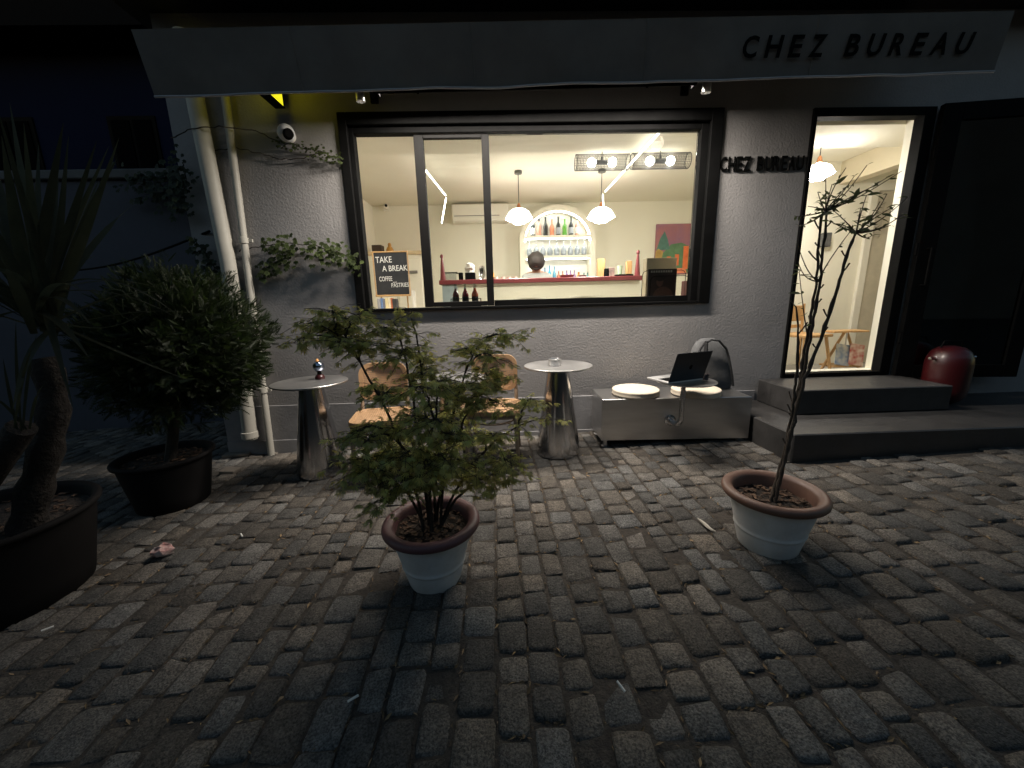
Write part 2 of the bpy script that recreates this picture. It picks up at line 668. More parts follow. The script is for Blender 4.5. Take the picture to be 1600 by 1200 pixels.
# ================================================================== cafe building
def wall_cells(mb, x0, x1, z0, z1, y0, y1, holes):
    """wall slab with rectangular openings (hole = x0, x1, z0, z1); outer, inner and reveal faces"""
    xs = sorted({x0, x1, *[h[0] for h in holes], *[h[1] for h in holes]})
    zs = sorted({z0, z1, *[h[2] for h in holes], *[h[3] for h in holes]})

    def solid(i, j):
        if i < 0 or j < 0 or i >= len(xs) - 1 or j >= len(zs) - 1:
            return False
        cx, cz = (xs[i] + xs[i + 1]) / 2, (zs[j] + zs[j + 1]) / 2
        return not any(h[0] < cx < h[1] and h[2] < cz < h[3] for h in holes)

    for i in range(len(xs) - 1):
        for j in range(len(zs) - 1):
            if not solid(i, j):
                continue
            a, b, c, d = xs[i], xs[i + 1], zs[j], zs[j + 1]
            fs = [[(a, y0, c), (b, y0, c), (b, y0, d), (a, y0, d)]]
            fin = [[(b, y1, c), (a, y1, c), (a, y1, d), (b, y1, d)]]
            if not solid(i - 1, j):
                fs.append([(a, y1, c), (a, y0, c), (a, y0, d), (a, y1, d)])
            if not solid(i + 1, j):
                fs.append([(b, y0, c), (b, y1, c), (b, y1, d), (b, y0, d)])
            if not solid(i, j - 1):
                fs.append([(a, y1, c), (b, y1, c), (b, y0, c), (a, y0, c)])
            if not solid(i, j + 1):
                fs.append([(a, y0, d), (b, y0, d), (b, y1, d), (a, y1, d)])
            for k, q in enumerate(fs):
                inside = k > 0 and a > x0 - 1 and any(abs(q[0][0] - h[0]) < 1e-4 or abs(q[0][0] - h[1]) < 1e-4 or
                                                     abs(q[0][2] - h[2]) < 1e-4 or abs(q[0][2] - h[3]) < 1e-4 for h in holes)
                mb.cur = 1 if inside else 0
                mb._add(q, [(0, 1, 2, 3)])
            mb.cur = 1
            mb._add(fin[0], [(0, 1, 2, 3)])
    mb.cur = 0


cafe = thing('cafe_building', 'grey stucco cafe with a wide lit window and an open doorway', 'building', (1.8, FRONT, 0))
mb = MB()
WIN = (-1.19, 1.815, 1.205, 2.69)
DOOR = (2.558, 3.56, 0.53, 2.69)
wall_cells(mb, -2.47, 6.6, -0.3, 3.36, FRONT, FRONT + 0.22, [WIN, DOOR])
mb.build('front_wall', [M_wall, M_cream], cafe)
mb = MB()
mb.rbox(-2.485, 2.33, FRONT - 0.009, FRONT + 0.01, -0.3, 0.395, 0.002)
mb.build('plinth', M_plinth, cafe)
mb = MB()
mb.rbox(-2.49, 2.02, FRONT - 0.017, FRONT - 0.008, -0.3, 0.075, 0.002)
mb.build('plinth_foot', M_plinth, cafe)

mb = MB()
mb.box(-2.46, 6.59, 3.6, 6.9, 0.1, FLOOR)
mb.build('interior_floor', pm('interior_floor_stone', (0.30, 0.28, 0.25), 0.4, var=0.15), cafe)
mb = MB()
mb.box(-2.46, 6.59, 3.6, 6.9, CEIL, CEIL + 0.2)
mb.build('ceiling', M_cream, cafe)
mb = MB()
mb.box(-1.919, 6.395, 3.6, 4.12, CEIL - 0.09, CEIL - 0.002)
mb.build('ceiling_beam', M_cream, cafe)
mb = MB()
mb.box(-2.46, -1.92, 3.6, 6.7, FLOOR, CEIL)
mb.build('side_wall', M_cream, cafe)
mb = MB()
mb.box(-1.92, 3.36, BACK, BACK + 0.2, FLOOR, CEIL)
mb.build('back_wall', M_cream, cafe)
mb = MB()
mb.box(3.36, 3.5, 4.8, BACK, FLOOR, CEIL)
mb.build('partition_wall', M_cream, cafe)
mb = MB()
mb.box(3.5, 6.58, 4.8, 4.95, FLOOR, CEIL)
mb.build('entry_back_wall', M_cream, cafe)
mb = MB()
mb.box(6.4, 6.58, 3.6, 4.8, FLOOR, CEIL)
mb.build('entry_side_wall', M_cream, cafe)
mb = MB()
mb.box(4.05, 4.2, 3.98, 4.8, 2.50, CEIL - 0.003)
mb.build('entry_beam', pm('beam_paint', (0.62, 0.55, 0.40), 0.8, var=0.03), cafe)
mb = MB()
mb.box(-2.47, 6.6, FRONT + 0.22, 6.9, CEIL + 0.2, 3.36)
mb.box(-2.62, 6.75, FRONT - 0.38, 7.0, 3.36, 6.4)
mb.build('upper_storey', pm('upper_dark_boards', (0.018, 0.017, 0.017), 0.9, bump=0.3), cafe)

# doorway in the entry back wall
o = MB()
o.box(4.44, 4.52, 4.76, 4.80, FLOOR, 2.42)
o.box(5.30, 5.38, 4.76, 4.80, FLOOR, 2.42)
o.box(4.44, 5.38, 4.76, 4.80, 2.42, 2.50)
idoor = o.build('inner_door', M_white, cafe)
mb = MB()
mb.box(4.525, 5.295, 4.775, 4.80, FLOOR + 0.01, 2.415)
mb.build('door_panel', pm('door_grey_cream', (0.55, 0.50, 0.40), 0.6), idoor)
mb = MB()
mb.rbox(4.545, 4.62, 4.762, 4.775, 1.9, 2.3, 0.003)
mb.build('door_groove', pm('door_groove', (0.45, 0.41, 0.33), 0.6), idoor)

# ---- window
wx0, wx1, wz0, wz1 = WIN
mb = MB()
mb.rbox(wx0 - 0.012, wx0 + 0.055, FRONT - 0.022, FRONT + 0.10, wz0 - 0.012, wz1 + 0.012, 0.004)
mb.rbox(wx1 - 0.085, wx1 + 0.012, FRONT - 0.022, FRONT + 0.10, wz0 - 0.012, wz1 + 0.012, 0.004)
mb.rbox(wx0 + 0.055, wx1 - 0.085, FRONT - 0.022, FRONT + 0.10, wz1 - 0.075, wz1 + 0.012, 0.004)
mb.rbox(wx0 + 0.055, wx1 - 0.085, FRONT - 0.022, FRONT + 0.10, wz0 - 0.012, wz0 + 0.012, 0.004)
win = mb.build('window', M_black, cafe)
mb = MB()   # inner track
mb.rbox(wx0 + 0.055, wx0 + 0.09, FRONT + 0.012, FRONT + 0.09, wz0 + 0.012, wz1 - 0.075, 0.003)
mb.rbox(wx1 - 0.145, wx1 - 0.085, FRONT + 0.012, FRONT + 0.09, wz0 + 0.012, wz1 - 0.075, 0.003)
mb.rbox(wx0 + 0.09, wx1 - 0.145, FRONT + 0.012, FRONT + 0.09, wz1 - 0.125, wz1 - 0.075, 0.003)
mb.build('track', M_black, win)
mb = MB()   # sliding sash
sx0, sx1 = -0.635, -0.04
mb.rbox(sx0, sx0 + 0.075, FRONT + 0.014, FRONT + 0.055, wz0 + 0.014, wz1 - 0.14, 0.003)
mb.rbox(sx1 - 0.06, sx1, FRONT + 0.014, FRONT + 0.055, wz0 + 0.014, wz1 - 0.14, 0.003)
mb.rbox(sx0 + 0.075, sx1 - 0.06, FRONT + 0.014, FRONT + 0.055, wz1 - 0.165, wz1 - 0.14, 0.003)
mb.rbox(sx0 + 0.075, sx1 - 0.06, FRONT + 0.014, FRONT + 0.055, wz0 + 0.014, wz0 + 0.055, 0.003)
sash = mb.build('sash', pm('sash_black', (0.0045, 0.0042, 0.004), 0.6, spec=0.1), win)
mb = MB()
mb.box(sx0 + 0.072, sx1 - 0.057, FRONT + 0.032, FRONT + 0.037, wz0 + 0.053, wz1 - 0.163)
mb.build('pane', M_glass, sash)
mb = MB()
mb.rbox(sx1 + 0.001, wx1 - 0.146, FRONT + 0.056, FRONT + 0.088, wz0 + 0.012, wz0 + 0.06, 0.003)
mb.build('bottom_rail', M_black, win)
mb = MB()
mb.box(sx1 - 0.02, wx1 - 0.147, FRONT + 0.068, FRONT + 0.073, wz0 + 0.055, wz1 - 0.126)
mb.build('pane', M_glass, win)
mb = MB()
mb.rbox(wx0 + 0.1, wx1 - 0.1, FRONT + 0.10, FRONT + 0.42, wz0 - 0.045, wz0 + 0.004, 0.005)
mb.build('inner_sill', M_white, win)

# ---- door
dx0, dx1, dz0, dz1 = DOOR
mb = MB()
mb.rbox(dx0 - 0.004, dx0 + 0.028, FRONT - 0.02, FRONT + 0.07, 0.505, dz1 + 0.004, 0.003)
mb.rbox(3.47, dx1 + 0.004, FRONT - 0.02, FRONT + 0.07, 0.505, dz1 + 0.004, 0.003)
mb.rbox(dx0 + 0.028, 3.47, FRONT - 0.02, FRONT + 0.07, dz1 - 0.06, dz1 + 0.004, 0.003)
mb.rbox(dx0 + 0.028, 3.47, FRONT - 0.02, FRONT + 0.07, 0.505, 0.54, 0.003)
door = mb.build('door', M_black, cafe)
a = math.atan2(-0.14, 0.97)
T = Matrix.Translation((3.575, FRONT - 0.045, 0)) @ Matrix.Rotation(a, 4, 'Z')
mb = MB()
lw = 0.975
mb.rbox(0, 0.14, -0.02, 0.025, 0.49, 2.695, 0.003, T)
mb.rbox(lw - 0.12, lw, -0.02, 0.025, 0.49, 2.695, 0.003, T)
mb.rbox(0.14, lw - 0.12, -0.02, 0.025, 2.57, 2.695, 0.003, T)
mb.rbox(0.14, lw - 0.12, -0.02, 0.025, 0.49, 0.60, 0.003, T)
leaf = mb.build('door_leaf', M_black, door)
mb = MB()
mb.box(0.138, lw - 0.118, -0.002, 0.004, 0.598, 2.572, T)
mb.build('pane', M_dglass, leaf)
mb = MB()
hp = T @ Vector((0.07, -0.055, 1.35))
mb.tube([T @ Vector((0.07, -0.02, 1.3)), T @ Vector((0.07, -0.06, 1.3)), T @ Vector((0.07, -0.06, 1.6)), T @ Vector((0.07, -0.02, 1.6))], 0.009, 8)
mb.build('handle', M_black, leaf)
for hz in (0.85, 1.6, 2.35):
    mb = MB()
    mb.tube([(3.57, FRONT - 0.05, hz - 0.05), (3.57, FRONT - 0.05, hz + 0.05)], 0.012, 8)
    mb.build('hinge', M_black, door)

# ================================================================== entrance steps
steps = thing('entrance_steps', 'two dark stone steps leading up to the cafe doorway', 'steps', (3.0, 2.9, 0.1))
mb = MB()
mb.rbox(2.01, 6.3, 2.46, FRONT - 0.001, -0.2, 0.30, 0.008)
mb.build('step', M_stepm, steps)
mb = MB()
mb.rbox(2.34, 3.62, 2.89, FRONT - 0.022, 0.302, 0.503, 0.007)
mb.build('step', M_stepm, steps)

# ================================================================== awning
awn = thing('awning', 'dark grey cloth awning with a lettered front flap above the cafe window', 'awning', (0.6, 2.66, 2.5))
AB0, AB1 = Vector((-2.034, 2.70, 2.508)), Vector((3.186, 2.70, 2.600))
AT0, AT1 = Vector((-2.018, 2.60, 2.793)), Vector((3.119, 2.60, 2.862))


def cloth(mb, fn, nu, nv, th):
    vs = []
    for k in (0, 1):
        for j in range(nv + 1):
            for i in range(nu + 1):
                p = Vector(fn(i / nu, j / nv))
                e = 1e-3
                du = Vector(fn(min(1, i / nu + e), j / nv)) - Vector(fn(max(0, i / nu - e), j / nv))
                dv = Vector(fn(i / nu, min(1, j / nv + e))) - Vector(fn(i / nu, max(0, j / nv - e)))
                nn = du.cross(dv).normalized()
                vs.append(p + nn * (th if k else 0))
    n1 = (nu + 1) * (nv + 1)
    fs = []
    for j in range(nv):
        for i in range(nu):
            q = (j * (nu + 1) + i, j * (nu + 1) + i + 1, (j + 1) * (nu + 1) + i + 1, (j + 1) * (nu + 1) + i)
            fs.append(q[::-1])
            fs.append(tuple(n1 + a for a in q))
    rim = [i for i in range(nu + 1)] + [j * (nu + 1) + nu for j in range(1, nv + 1)] + \
          [nv * (nu + 1) + i for i in range(nu - 1, -1, -1)] + [j * (nu + 1) for j in range(nv - 1, 0, -1)]
    for a_, b_ in zip(rim, rim[1:] + rim[:1]):
        fs.append((a_, b_, n1 + b_, n1 + a_))
    mb._add(vs, fs)


def flap(u, v):
    p = (AB0 * (1 - u) + AB1 * u) * (1 - v) + (AT0 * (1 - u) + AT1 * u) * v
    w = (1 - v) * (0.022 * noise.noise((u * 9, 0, 3)) + 0.006 * noise.noise((u * 25, v * 2, 1)))
    return (p.x, p.y + w, p.z + (1 - v) * 0.008 * noise.noise((u * 14, 7, 0)))


mb = MB()
cloth(mb, flap, 120, 8, -0.004)
fl = mb.build('front_flap', M_awn, awn, smooth=True)
mb = MB()
mb.tube([Vector(flap(i / 120, 0.0)) + Vector((0, -0.002, 0.0)) for i in range(121)], 0.0065, 6)
mb.build('hem', M_hem, fl)
for k in range(1, 5):
    mb = MB()
    u = k / 5 - 0.03
    mb.tube([Vector(flap(u, v / 8)) + Vector((0, -0.0015, 0)) for v in range(9)], 0.0035, 4)
    mb.build('seam', M_awn, fl)
TW0, TW1 = Vector((-2.018, FRONT - 0.01, 3.25)), Vector((3.119, FRONT - 0.01, 3.30))


def canopy(u, v):
    p = (AT0 * (1 - u) + AT1 * u) * (1 - v) + (TW0 * (1 - u) + TW1 * u) * v
    return (p.x, p.y, p.z - 0.02 * math.sin(v * math.pi))


mb = MB()
cloth(mb, canopy, 30, 6, 0.004)
mb.build('canopy', M_awn, awn, smooth=True)
mb = MB()
mb.tube([AT0 + Vector((0.01, 0.03, -0.02)), AT1 + Vector((-0.01, 0.03, -0.02))], 0.02, 10)
mb.build('front_bar', M_black, awn)
for ax in (-0.7, 1.35):
    mb = MB()
    mb.tube([(ax, FRONT - 0.04, 3.08), (ax + 0.35, 3.05, 3.0), (ax, 2.66, 2.82)], 0.018, 8)
    mb.build('arm', M_black, awn)
ud = (AT0 - AB0)
rd = (AB1 - AB0)
nrm = rd.cross(ud).normalized()
p0 = Vector((1.528, 2.672, 2.67))
t_ = (p0.x - AB0.x) / rd.x
vz = (p0.z - (AB0.z + t_ * rd.z)) / ud.z
pl = Vector(flap(t_, vz)) + nrm * 0.010
pr_ = Vector(flap(((2.964, 2.672, 2.684)[0] - AB0.x) / rd.x, ((2.964, 2.672, 2.684)[2] - AB0.z - rd.z * 0.95) / ud.z)) + nrm * 0.010
M = plane_M(pl, pr_ - pl, ud)
AW = {'C': 0.9, 'H': 0.95, 'E': 0.74, 'Z': 0.85, 'B': 0.82, 'U': 0.92, 'R': 0.84, 'A': 0.98, ' ': 0.32}
tot = sum(AW[c] for c in 'CHEZ BUREAU') + 0.52 * 10
unit = (pr_ - pl).length / tot
cur = 0.0
for c in 'CHEZ BUREAU':
    if c != ' ':
        text_obj('letter', c, pm('letter_black', (0.004, 0.004, 0.004), 0.8, spec=0.1), M @ Matrix.Translation((cur * unit, 0, 0)), width=AW[c] * unit, height=0.105,
                 ext=0.001, off=0.022, parent=awn)
    cur += AW[c] + 0.52

# ================================================================== spot lamps under the awning
def spot(x, z, y, label, e, aim):
    t = thing('wall_spot_lamp', label, 'lamp', (x, y, z), group='spot lamps under the awning')
    mb = MB()
    mb.tube([(x, FRONT - 0.002, z + 0.16), (x, y + 0.12, z + 0.16), (x, y, z + 0.06)], 0.012, 8)
    mb.rbox(x - 0.03, x + 0.03, FRONT - 0.02, FRONT - 0.0, z + 0.12, z + 0.20, 0.004)
    mb.build('bracket', M_black, t, smooth=True)
    Mr = Matrix.Rotation(R(-aim), 4, 'Y') @ Matrix.Rotation(R(4), 4, 'X')
    mb = MB()
    mb.lathe([(0.0, 0.06), (0.018, 0.058), (0.028, 0.045), (0.030, -0.022), (0.029, -0.024), (0.027, -0.02), (0.026, 0.02)], 20, (x, y, z), Mr, caps=False)
    mb.build('housing', M_brushed, t, smooth=True)
    mb = MB()
    mb.lathe([(0.0001, 0.02), (0.026, 0.02)], 16, (x, y, z), Mr, caps=False)
    mb.build('lens', M_spot, t)
    ld = bpy.data.lights.new('spot', 'SPOT')
    ld.energy = e
    ld.spot_size = R(150)
    ld.spot_blend = 1.0
    ld.shadow_soft_size = 0.06
    ld.color = (1.0, 0.91, 0.80)
    lo = bpy.data.objects.new('spot_light', ld)
    COL.objects.link(lo)
    lo.parent = t
    lo.location = (0, 0, -0.03)
    lo.rotation_euler = (R(0), R(-aim), 0)
    return t


spot(-0.905, 2.640, 3.02, 'small spot lamp under the awning above the left end of the window', 26, 2)
spot(1.500, 2.672, 3.02, 'small spot lamp under the awning above the right end of the window', 26, -2)

# long light bar behind the awning flap, its lit strip sunk in a channel
LB0, LB1 = Vector((-0.794, 3.06, 2.702)), Vector((1.429, 3.06, 2.734))
bar_l = thing('light_bar', 'long dark light bar tucked behind the awning flap above the window', 'lamp', (LB0 + LB1) / 2)
dl = (LB1 - LB0)
LBM = plane_M((LB0 + LB1) / 2, dl, (0, 1, 0))
hl = dl.length / 2
mb = MB()
mb.rbox(-hl, hl, -0.034, -0.026, -0.035, 0.05, 0.001, LBM)
mb.rbox(-hl, hl, 0.026, 0.034, 0.012, 0.05, 0.001, LBM)
mb.rbox(-hl, hl, -0.026, 0.026, 0.032, 0.05, 0.001, LBM)
mb.build('housing', M_black, bar_l)
mb = MB()
mb.box(-hl + 0.01, hl - 0.01, -0.024, 0.024, 0.026, 0.031, LBM)
mb.build('light_strip', M_spot, bar_l)
for s_ in (-1, 1):
    mb = MB()
    mb.rbox(s_ * hl - 0.006, s_ * hl + 0.006, -0.036, 0.036, -0.027, 0.052, 0.001, LBM)
    mb.build('end_cap', M_black, bar_l)
    mb = MB()
    q_ = LBM @ Vector((s_ * hl * 0.8, 0.0, 0.05))
    mb.tube([q_, q_ + Vector((0, 0.02, 0.06)), (q_.x, FRONT, q_.z + 0.08)], 0.01, 8)
    mb.build('bracket', M_black, bar_l, smooth=True)
ad = bpy.data.lights.new('bar_light', 'AREA')
ad.shape = 'RECTANGLE'
ad.size = 2 * hl - 0.04
ad.size_y = 0.045
ad.energy = 165
ad.color = (1.0, 0.92, 0.82)
ao = bpy.data.objects.new('bar_light', ad)
COL.objects.link(ao)
ao.parent = bar_l
ao.matrix_basis = Matrix.Translation(-bar_l.location) @ LBM @ Matrix.Translation((0, 0, 0.022))

# ================================================================== lettering on the wall
sign = thing('wall_lettering', 'raised black shop letters fixed to the wall between window and door', 'sign', (2.15, FRONT, 2.24))
cx = 1.835
chars = 'CHEZ BUREAU'
wd = {'C': 0.052, 'H': 0.055, 'E': 0.047, 'Z': 0.052, 'B': 0.054, 'U': 0.054, 'R': 0.055, 'A': 0.056}
gap = 0.0125
tot = sum(wd.get(c, 0.03) for c in chars) + gap * (len(chars) - 1)
k = (2.525 - 1.835) / tot
for c in chars:
    w = wd.get(c, 0.03) * k
    if c != ' ':
        zb = 2.245
        text_obj('letter', c, M_black, plane_M((cx, FRONT - 0.008, zb), (1, 0, 0), (0, 0, 1)), width=w, height=0.107, ext=0.005, off=0.006, parent=sign)
    cx += w + gap * k

# ================================================================== pipes, camera, yellow sign, cable
t = thing('drainpipe', 'thin painted drainpipe running down the wall left of the window', 'pipe', (-2.09, FRONT - 0.05, -0.05))
mb = MB()
xs_ = lambda z: -2.093 + (z + 0.04) * 0.034
mb.tube([(xs_(-0.1), FRONT - 0.05, -0.1), (xs_(1.7), FRONT - 0.05, 1.7), (xs_(3.2), FRONT - 0.05, 3.2)], 0.028, 14)
mb.build('pipe', M_pipe, t, smooth=True)
for hz in (0.55, 1.78):
    mb = MB()
    mb.lathe([(0.028, -0.025), (0.036, -0.022), (0.036, 0.022), (0.028, 0.025)], 16, (xs_(hz), FRONT - 0.05, hz), caps=False)
    mb.box(xs_(hz) + 0.02, xs_(hz) + 0.065, FRONT - 0.05, FRONT - 0.035, hz - 0.012, hz + 0.012)
    mb.build('collar', M_pipe, t, smooth=True)
t = thing('drainpipe', 'thick painted drainpipe at the left corner of the cafe wall', 'pipe', (-2.2, FRONT - 0.08, 0.05))
mb = MB()
mb.tube([(-2.235, FRONT - 0.075, 0.12), (-2.19, FRONT - 0.075, 0.9), (-2.165, FRONT - 0.075, 1.6), (-2.2, FRONT - 0.075, 2.7), (-2.21, FRONT - 0.075, 3.2)], 0.058, 18)
mb.build('pipe', M_pipe, t, smooth=True)
mb = MB()
mb.lathe([(0.058, -0.03), (0.068, -0.026), (0.068, 0.026), (0.058, 0.03)], 18, (-2.233, FRONT - 0.075, 0.16), caps=False)
mb.build('collar', M_pipe, t, smooth=True)
mb = MB()
mb.rbox(-2.235, -2.165, FRONT - 0.03, FRONT + 0.0, 2.02, 2.05, 0.003)
mb.build('bracket', M_pipe, t)

c0 = Vector((-1.57, 3.3, 2.537))
t = thing('security_camera', 'white dome security camera on the wall below the awning', 'camera', (c0.x, FRONT, c0.z))
mb = MB()
mb.lathe([(0.0, 0.0), (0.045, 0.0), (0.047, -0.02), (0.04, -0.03)], 18, (c0.x - 0.01, FRONT, c0.z + 0.005), Matrix.Rotation(R(90), 4, 'X') @ Matrix.Scale(-1, 4, (0, 0, 1)))
mb.build('mount', M_white, t, smooth=True)
mb = MB()
mb.sphere((c0.x - 0.005, FRONT - 0.07, c0.z + 0.005), 0.062)
mb.build('body', pm('camera_white', (0.7, 0.7, 0.7), 0.4), t, smooth=True)
mb = MB()
Mc = Matrix.Rotation(R(35), 4, 'Z') @ Matrix.Rotation(R(100), 4, 'X')
mb.lathe([(0.0, 0.082), (0.028, 0.082), (0.036, 0.07), (0.038, 0.02)], 16, (c0.x, FRONT - 0.07, c0.z - 0.008), Mc)
mb.build('lens', M_black, t, smooth=True)

t = thing('projecting_sign', 'glowing yellow projecting sign partly hidden by the awning flap', 'sign', (-1.57, FRONT, 2.72))
ys0, ys1 = FRONT - 0.46, FRONT - 0.05
zb = 2.715
mb = MB()
mb.box(-1.64, -1.565, ys0, ys1, zb, zb + 0.006)
mb.box(-1.64, -1.565, ys0, ys1, zb + 0.20, zb + 0.22)
mb.box(-1.64, -1.565, ys0, ys0 + 0.02, zb + 0.02, zb + 0.20)
mb.box(-1.64, -1.565, ys1 - 0.02, ys1, zb + 0.02, zb + 0.20)
mb.box(-1.61, -1.595, ys1, FRONT, zb + 0.08, zb + 0.14)
mb.build('casing', M_black, t)
mb = MB()
mb.box(-1.637, -1.568, ys0 + 0.02, ys1 - 0.02, zb + 0.006, zb + 0.20)
mb.build('light_panel', M_yellow, t)

# ================================================================== alley at the left
gw = thing('garden_wall', 'pale painted garden wall with a coping, its colour darkened for the alley shade', 'wall', (-5.5, 4.7, 0))
M_pale_shaded = pm('shaded_pale_wall', (0.062, 0.066, 0.085), 0.9, var=0.12, vs_=2, bump=0.4, bs=20)  # pale wall, darkened and blued in the colour to stand for alley shade
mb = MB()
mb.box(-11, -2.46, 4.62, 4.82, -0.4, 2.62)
mb.build('wall', M_pale_shaded, gw)
mb = MB()
mb.rbox(-11, -2.46, 4.57, 4.87, 2.63, 2.72, 0.01)
mb.build('coping', pm('coping_stone', (0.10, 0.10, 0.10), 0.85, var=0.15), gw)
nb = thing('neighbour_building', 'rendered house with small black windows behind the garden wall, coloured with blue dusk shade', 'building', (-8, 9, 0))
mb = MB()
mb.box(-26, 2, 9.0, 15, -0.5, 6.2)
mb.build('wall', pm('neighbour_dusk_shade', (0.005, 0.008, 0.026), 0.95, spec=0.1, var=0.1, vs_=1), nb)  # blue skylight and dusk shade are put into the wall colour
mb = MB()
mb.box(-26.4, 2.4, 8.2, 15.4, 6.2, 16)
mb.build('upper_storey', pm('neighbour_dark_boards', (0.004, 0.004, 0.005), 0.95, spec=0.1), nb)
for x in (-15.2, -12.6, -10.2, -7.8, -5.4):
    mb = MB()
    mb.box(x, x + 0.95, 8.97, 9.02, 3.7, 5.1)
    w_ = mb.build('window', M_black, nb)
    mb = MB()
    mb.box(x + 0.08, x + 0.44, 8.95, 8.968, 3.78, 5.02)
    mb.box(x + 0.51, x + 0.87, 8.95, 8.968, 3.78, 5.02)
    mb.build('pane', pm('night_pane', (0.0008, 0.0009, 0.0015), 0.8, spec=0.03), w_)
    mb = MB()
    mb.rbox(x - 0.1, x + 1.05, 8.88, 9.0, 3.6, 3.7, 0.01)
    mb.build('sill', M_pale_shaded, w_)
ob = thing('unseen_glow_blocker', 'added unseen building behind the viewer, blocking the low sky glow', 'building', (0, -9, 0))  # added out of view to block the low sky glow and its reflection
mb = MB()
mb.box(-30, 30, -14, -9, -0.5, 6.8)
mb.build('wall', pm('glow_blocker_render', (0.16, 0.155, 0.15), 0.9, var=0.2, vs_=1), ob)
for x in (-9, -6, -3, 0, 3, 6, 9):
    mb = MB()
    mb.box(x, x + 1.1, -9.03, -8.98, 2.4, 4.0)
    mb.build('window', M_black, ob)
mb = MB()
pts = [Vector((-2.3, FRONT - 0.03, 1.86)).lerp(Vector((-5.2, 4.55, 1.72)), i / 14) + Vector((0, 0, -0.12 * math.sin(math.pi * i / 14))) for i in range(15)]
mb.tube(pts, 0.009, 6)
o = mb.build('hanging_cable', M_black, origin=tuple(pts[-1]))
tag(o, 'thin black cable sagging from the corner pipe across the alley wall', 'cable')

# ================================================================== potted plants
def pot_parts(t, c, rb, rt, h, rim_r, rim_h, mpot, mrim, soil_z, rings=True):
    """tapered round pot with a thick rolled rim and lumpy soil"""
    x, y, z = c
    mb = MB()
    prof = [(0.0, 0.0), (rb * 0.96, 0.0), (rb, 0.01), (rb + (rt - rb) * 0.24, h * 0.24), (rb + (rt - rb) * 0.29, h * 0.29), (rb + (rt - rb) * 0.305, h * 0.305)]
    if rings:
        rr_ = rb + (rt - rb) * 0.33
        prof += [(rr_ + 0.0015, h * 0.32), (rr_ + 0.004, h * 0.34), (rr_ + 0.0035, h * 0.362), (rb + (rt - rb) * 0.375, h * 0.375), (rb + (rt - rb) * 0.42, h * 0.42)]
    prof += [(rb + (rt - rb) * 0.75, h * 0.7), (rt, h - rim_h * 0.4), (rt - 0.012, h - rim_h * 0.4), (rt - 0.03, h * 0.6), (0.0, h * 0.55)]
    mb.lathe(prof, 48, c, caps=False)
    p = mb.build('pot', mpot, t, smooth=True)
    mb = MB()
    rp = [(rt - 0.008, h - rim_h * 0.75)]
    for i in range(9):
        a = -math.pi / 2 + math.pi * i / 8
        rp.append((rim_r - rim_h * 0.5 + math.cos(a) * rim_h * 0.5, h - rim_h * 0.5 + math.sin(a) * rim_h * 0.5))
    rp += [(rt - 0.012, h - 0.006), (rt - 0.022, h - 0.02), (rt - 0.03, soil_z - 0.03)]
    mb.lathe(rp, 48, c, caps=False)
    mb.build('rim', mrim, p, smooth=True)
    mb = MB()
    rr = random.Random(int(x * 100))
    vs, fs = [], []
    n, m = 30, 7
    for i in range(m + 1):
        for j in range(n):
            a = 2 * math.pi * j / n
            r = (rt - 0.024) * i / m
            px_, py_ = r * math.cos(a), r * math.sin(a)
            vs.append((x + px_, y + py_, z + soil_z + 0.012 * noise.noise((px_ * 14, py_ * 14, x)) + rr.uniform(-0.004, 0.004)))
    for i in range(m):
        for j in range(n):
            fs.append((i * n + j, (i + 1) * n + j, (i + 1) * n + (j + 1) % n, i * n + (j + 1) % n))
    mb._add(vs, fs)
    mb.build('soil', M_soil, t, smooth=True)
    mb = MB()      # chips and husks on the soil
    for i in range(150):
        a, r = rr.uniform(0, 6.28), (rt - 0.035) * math.sqrt(rr.random())
        s_ = rr.uniform(0.006, 0.016)
        Mx = Matrix.Translation((x + r * math.cos(a), y + r * math.sin(a), z + soil_z + 0.008)) @ \
            Matrix.Rotation(rr.uniform(0, 6.28), 4, 'Z') @ Matrix.Rotation(rr.uniform(-0.5, 0.5), 4, 'X')
        g_ = rr.uniform(0.5, 2.4)
        mb.ct = (g_ * 1.2, g_, g_ * 0.85)
        mb.box(-s_, s_, -s_ * 0.45, s_ * 0.45, -0.002, 0.002, Mx)
    mb.build('bark_chips', pm('bark_chip', (0.05, 0.033, 0.022), 0.9, tint=True), t)['kind'] = 'stuff'
    return p


def bez(a, b, c, d, n):
    out = []
    for i in range(n + 1):
        t = i / n
        out.append(a * (1 - t) ** 3 + b * 3 * t * (1 - t) ** 2 + c * 3 * t * t * (1 - t) + d * t ** 3)
    return out


# ---- japanese maple
PL = Vector((-0.332, 1.565, gz(-0.33) - 0.008))
maple = thing('potted_maple', 'bushy green maple in a white pot with a mauve rim', 'potted plant', PL)
pot_parts(maple, PL, 0.118, 0.185, 0.305, 0.215, 0.042, M_potw, M_mauve, 0.255)


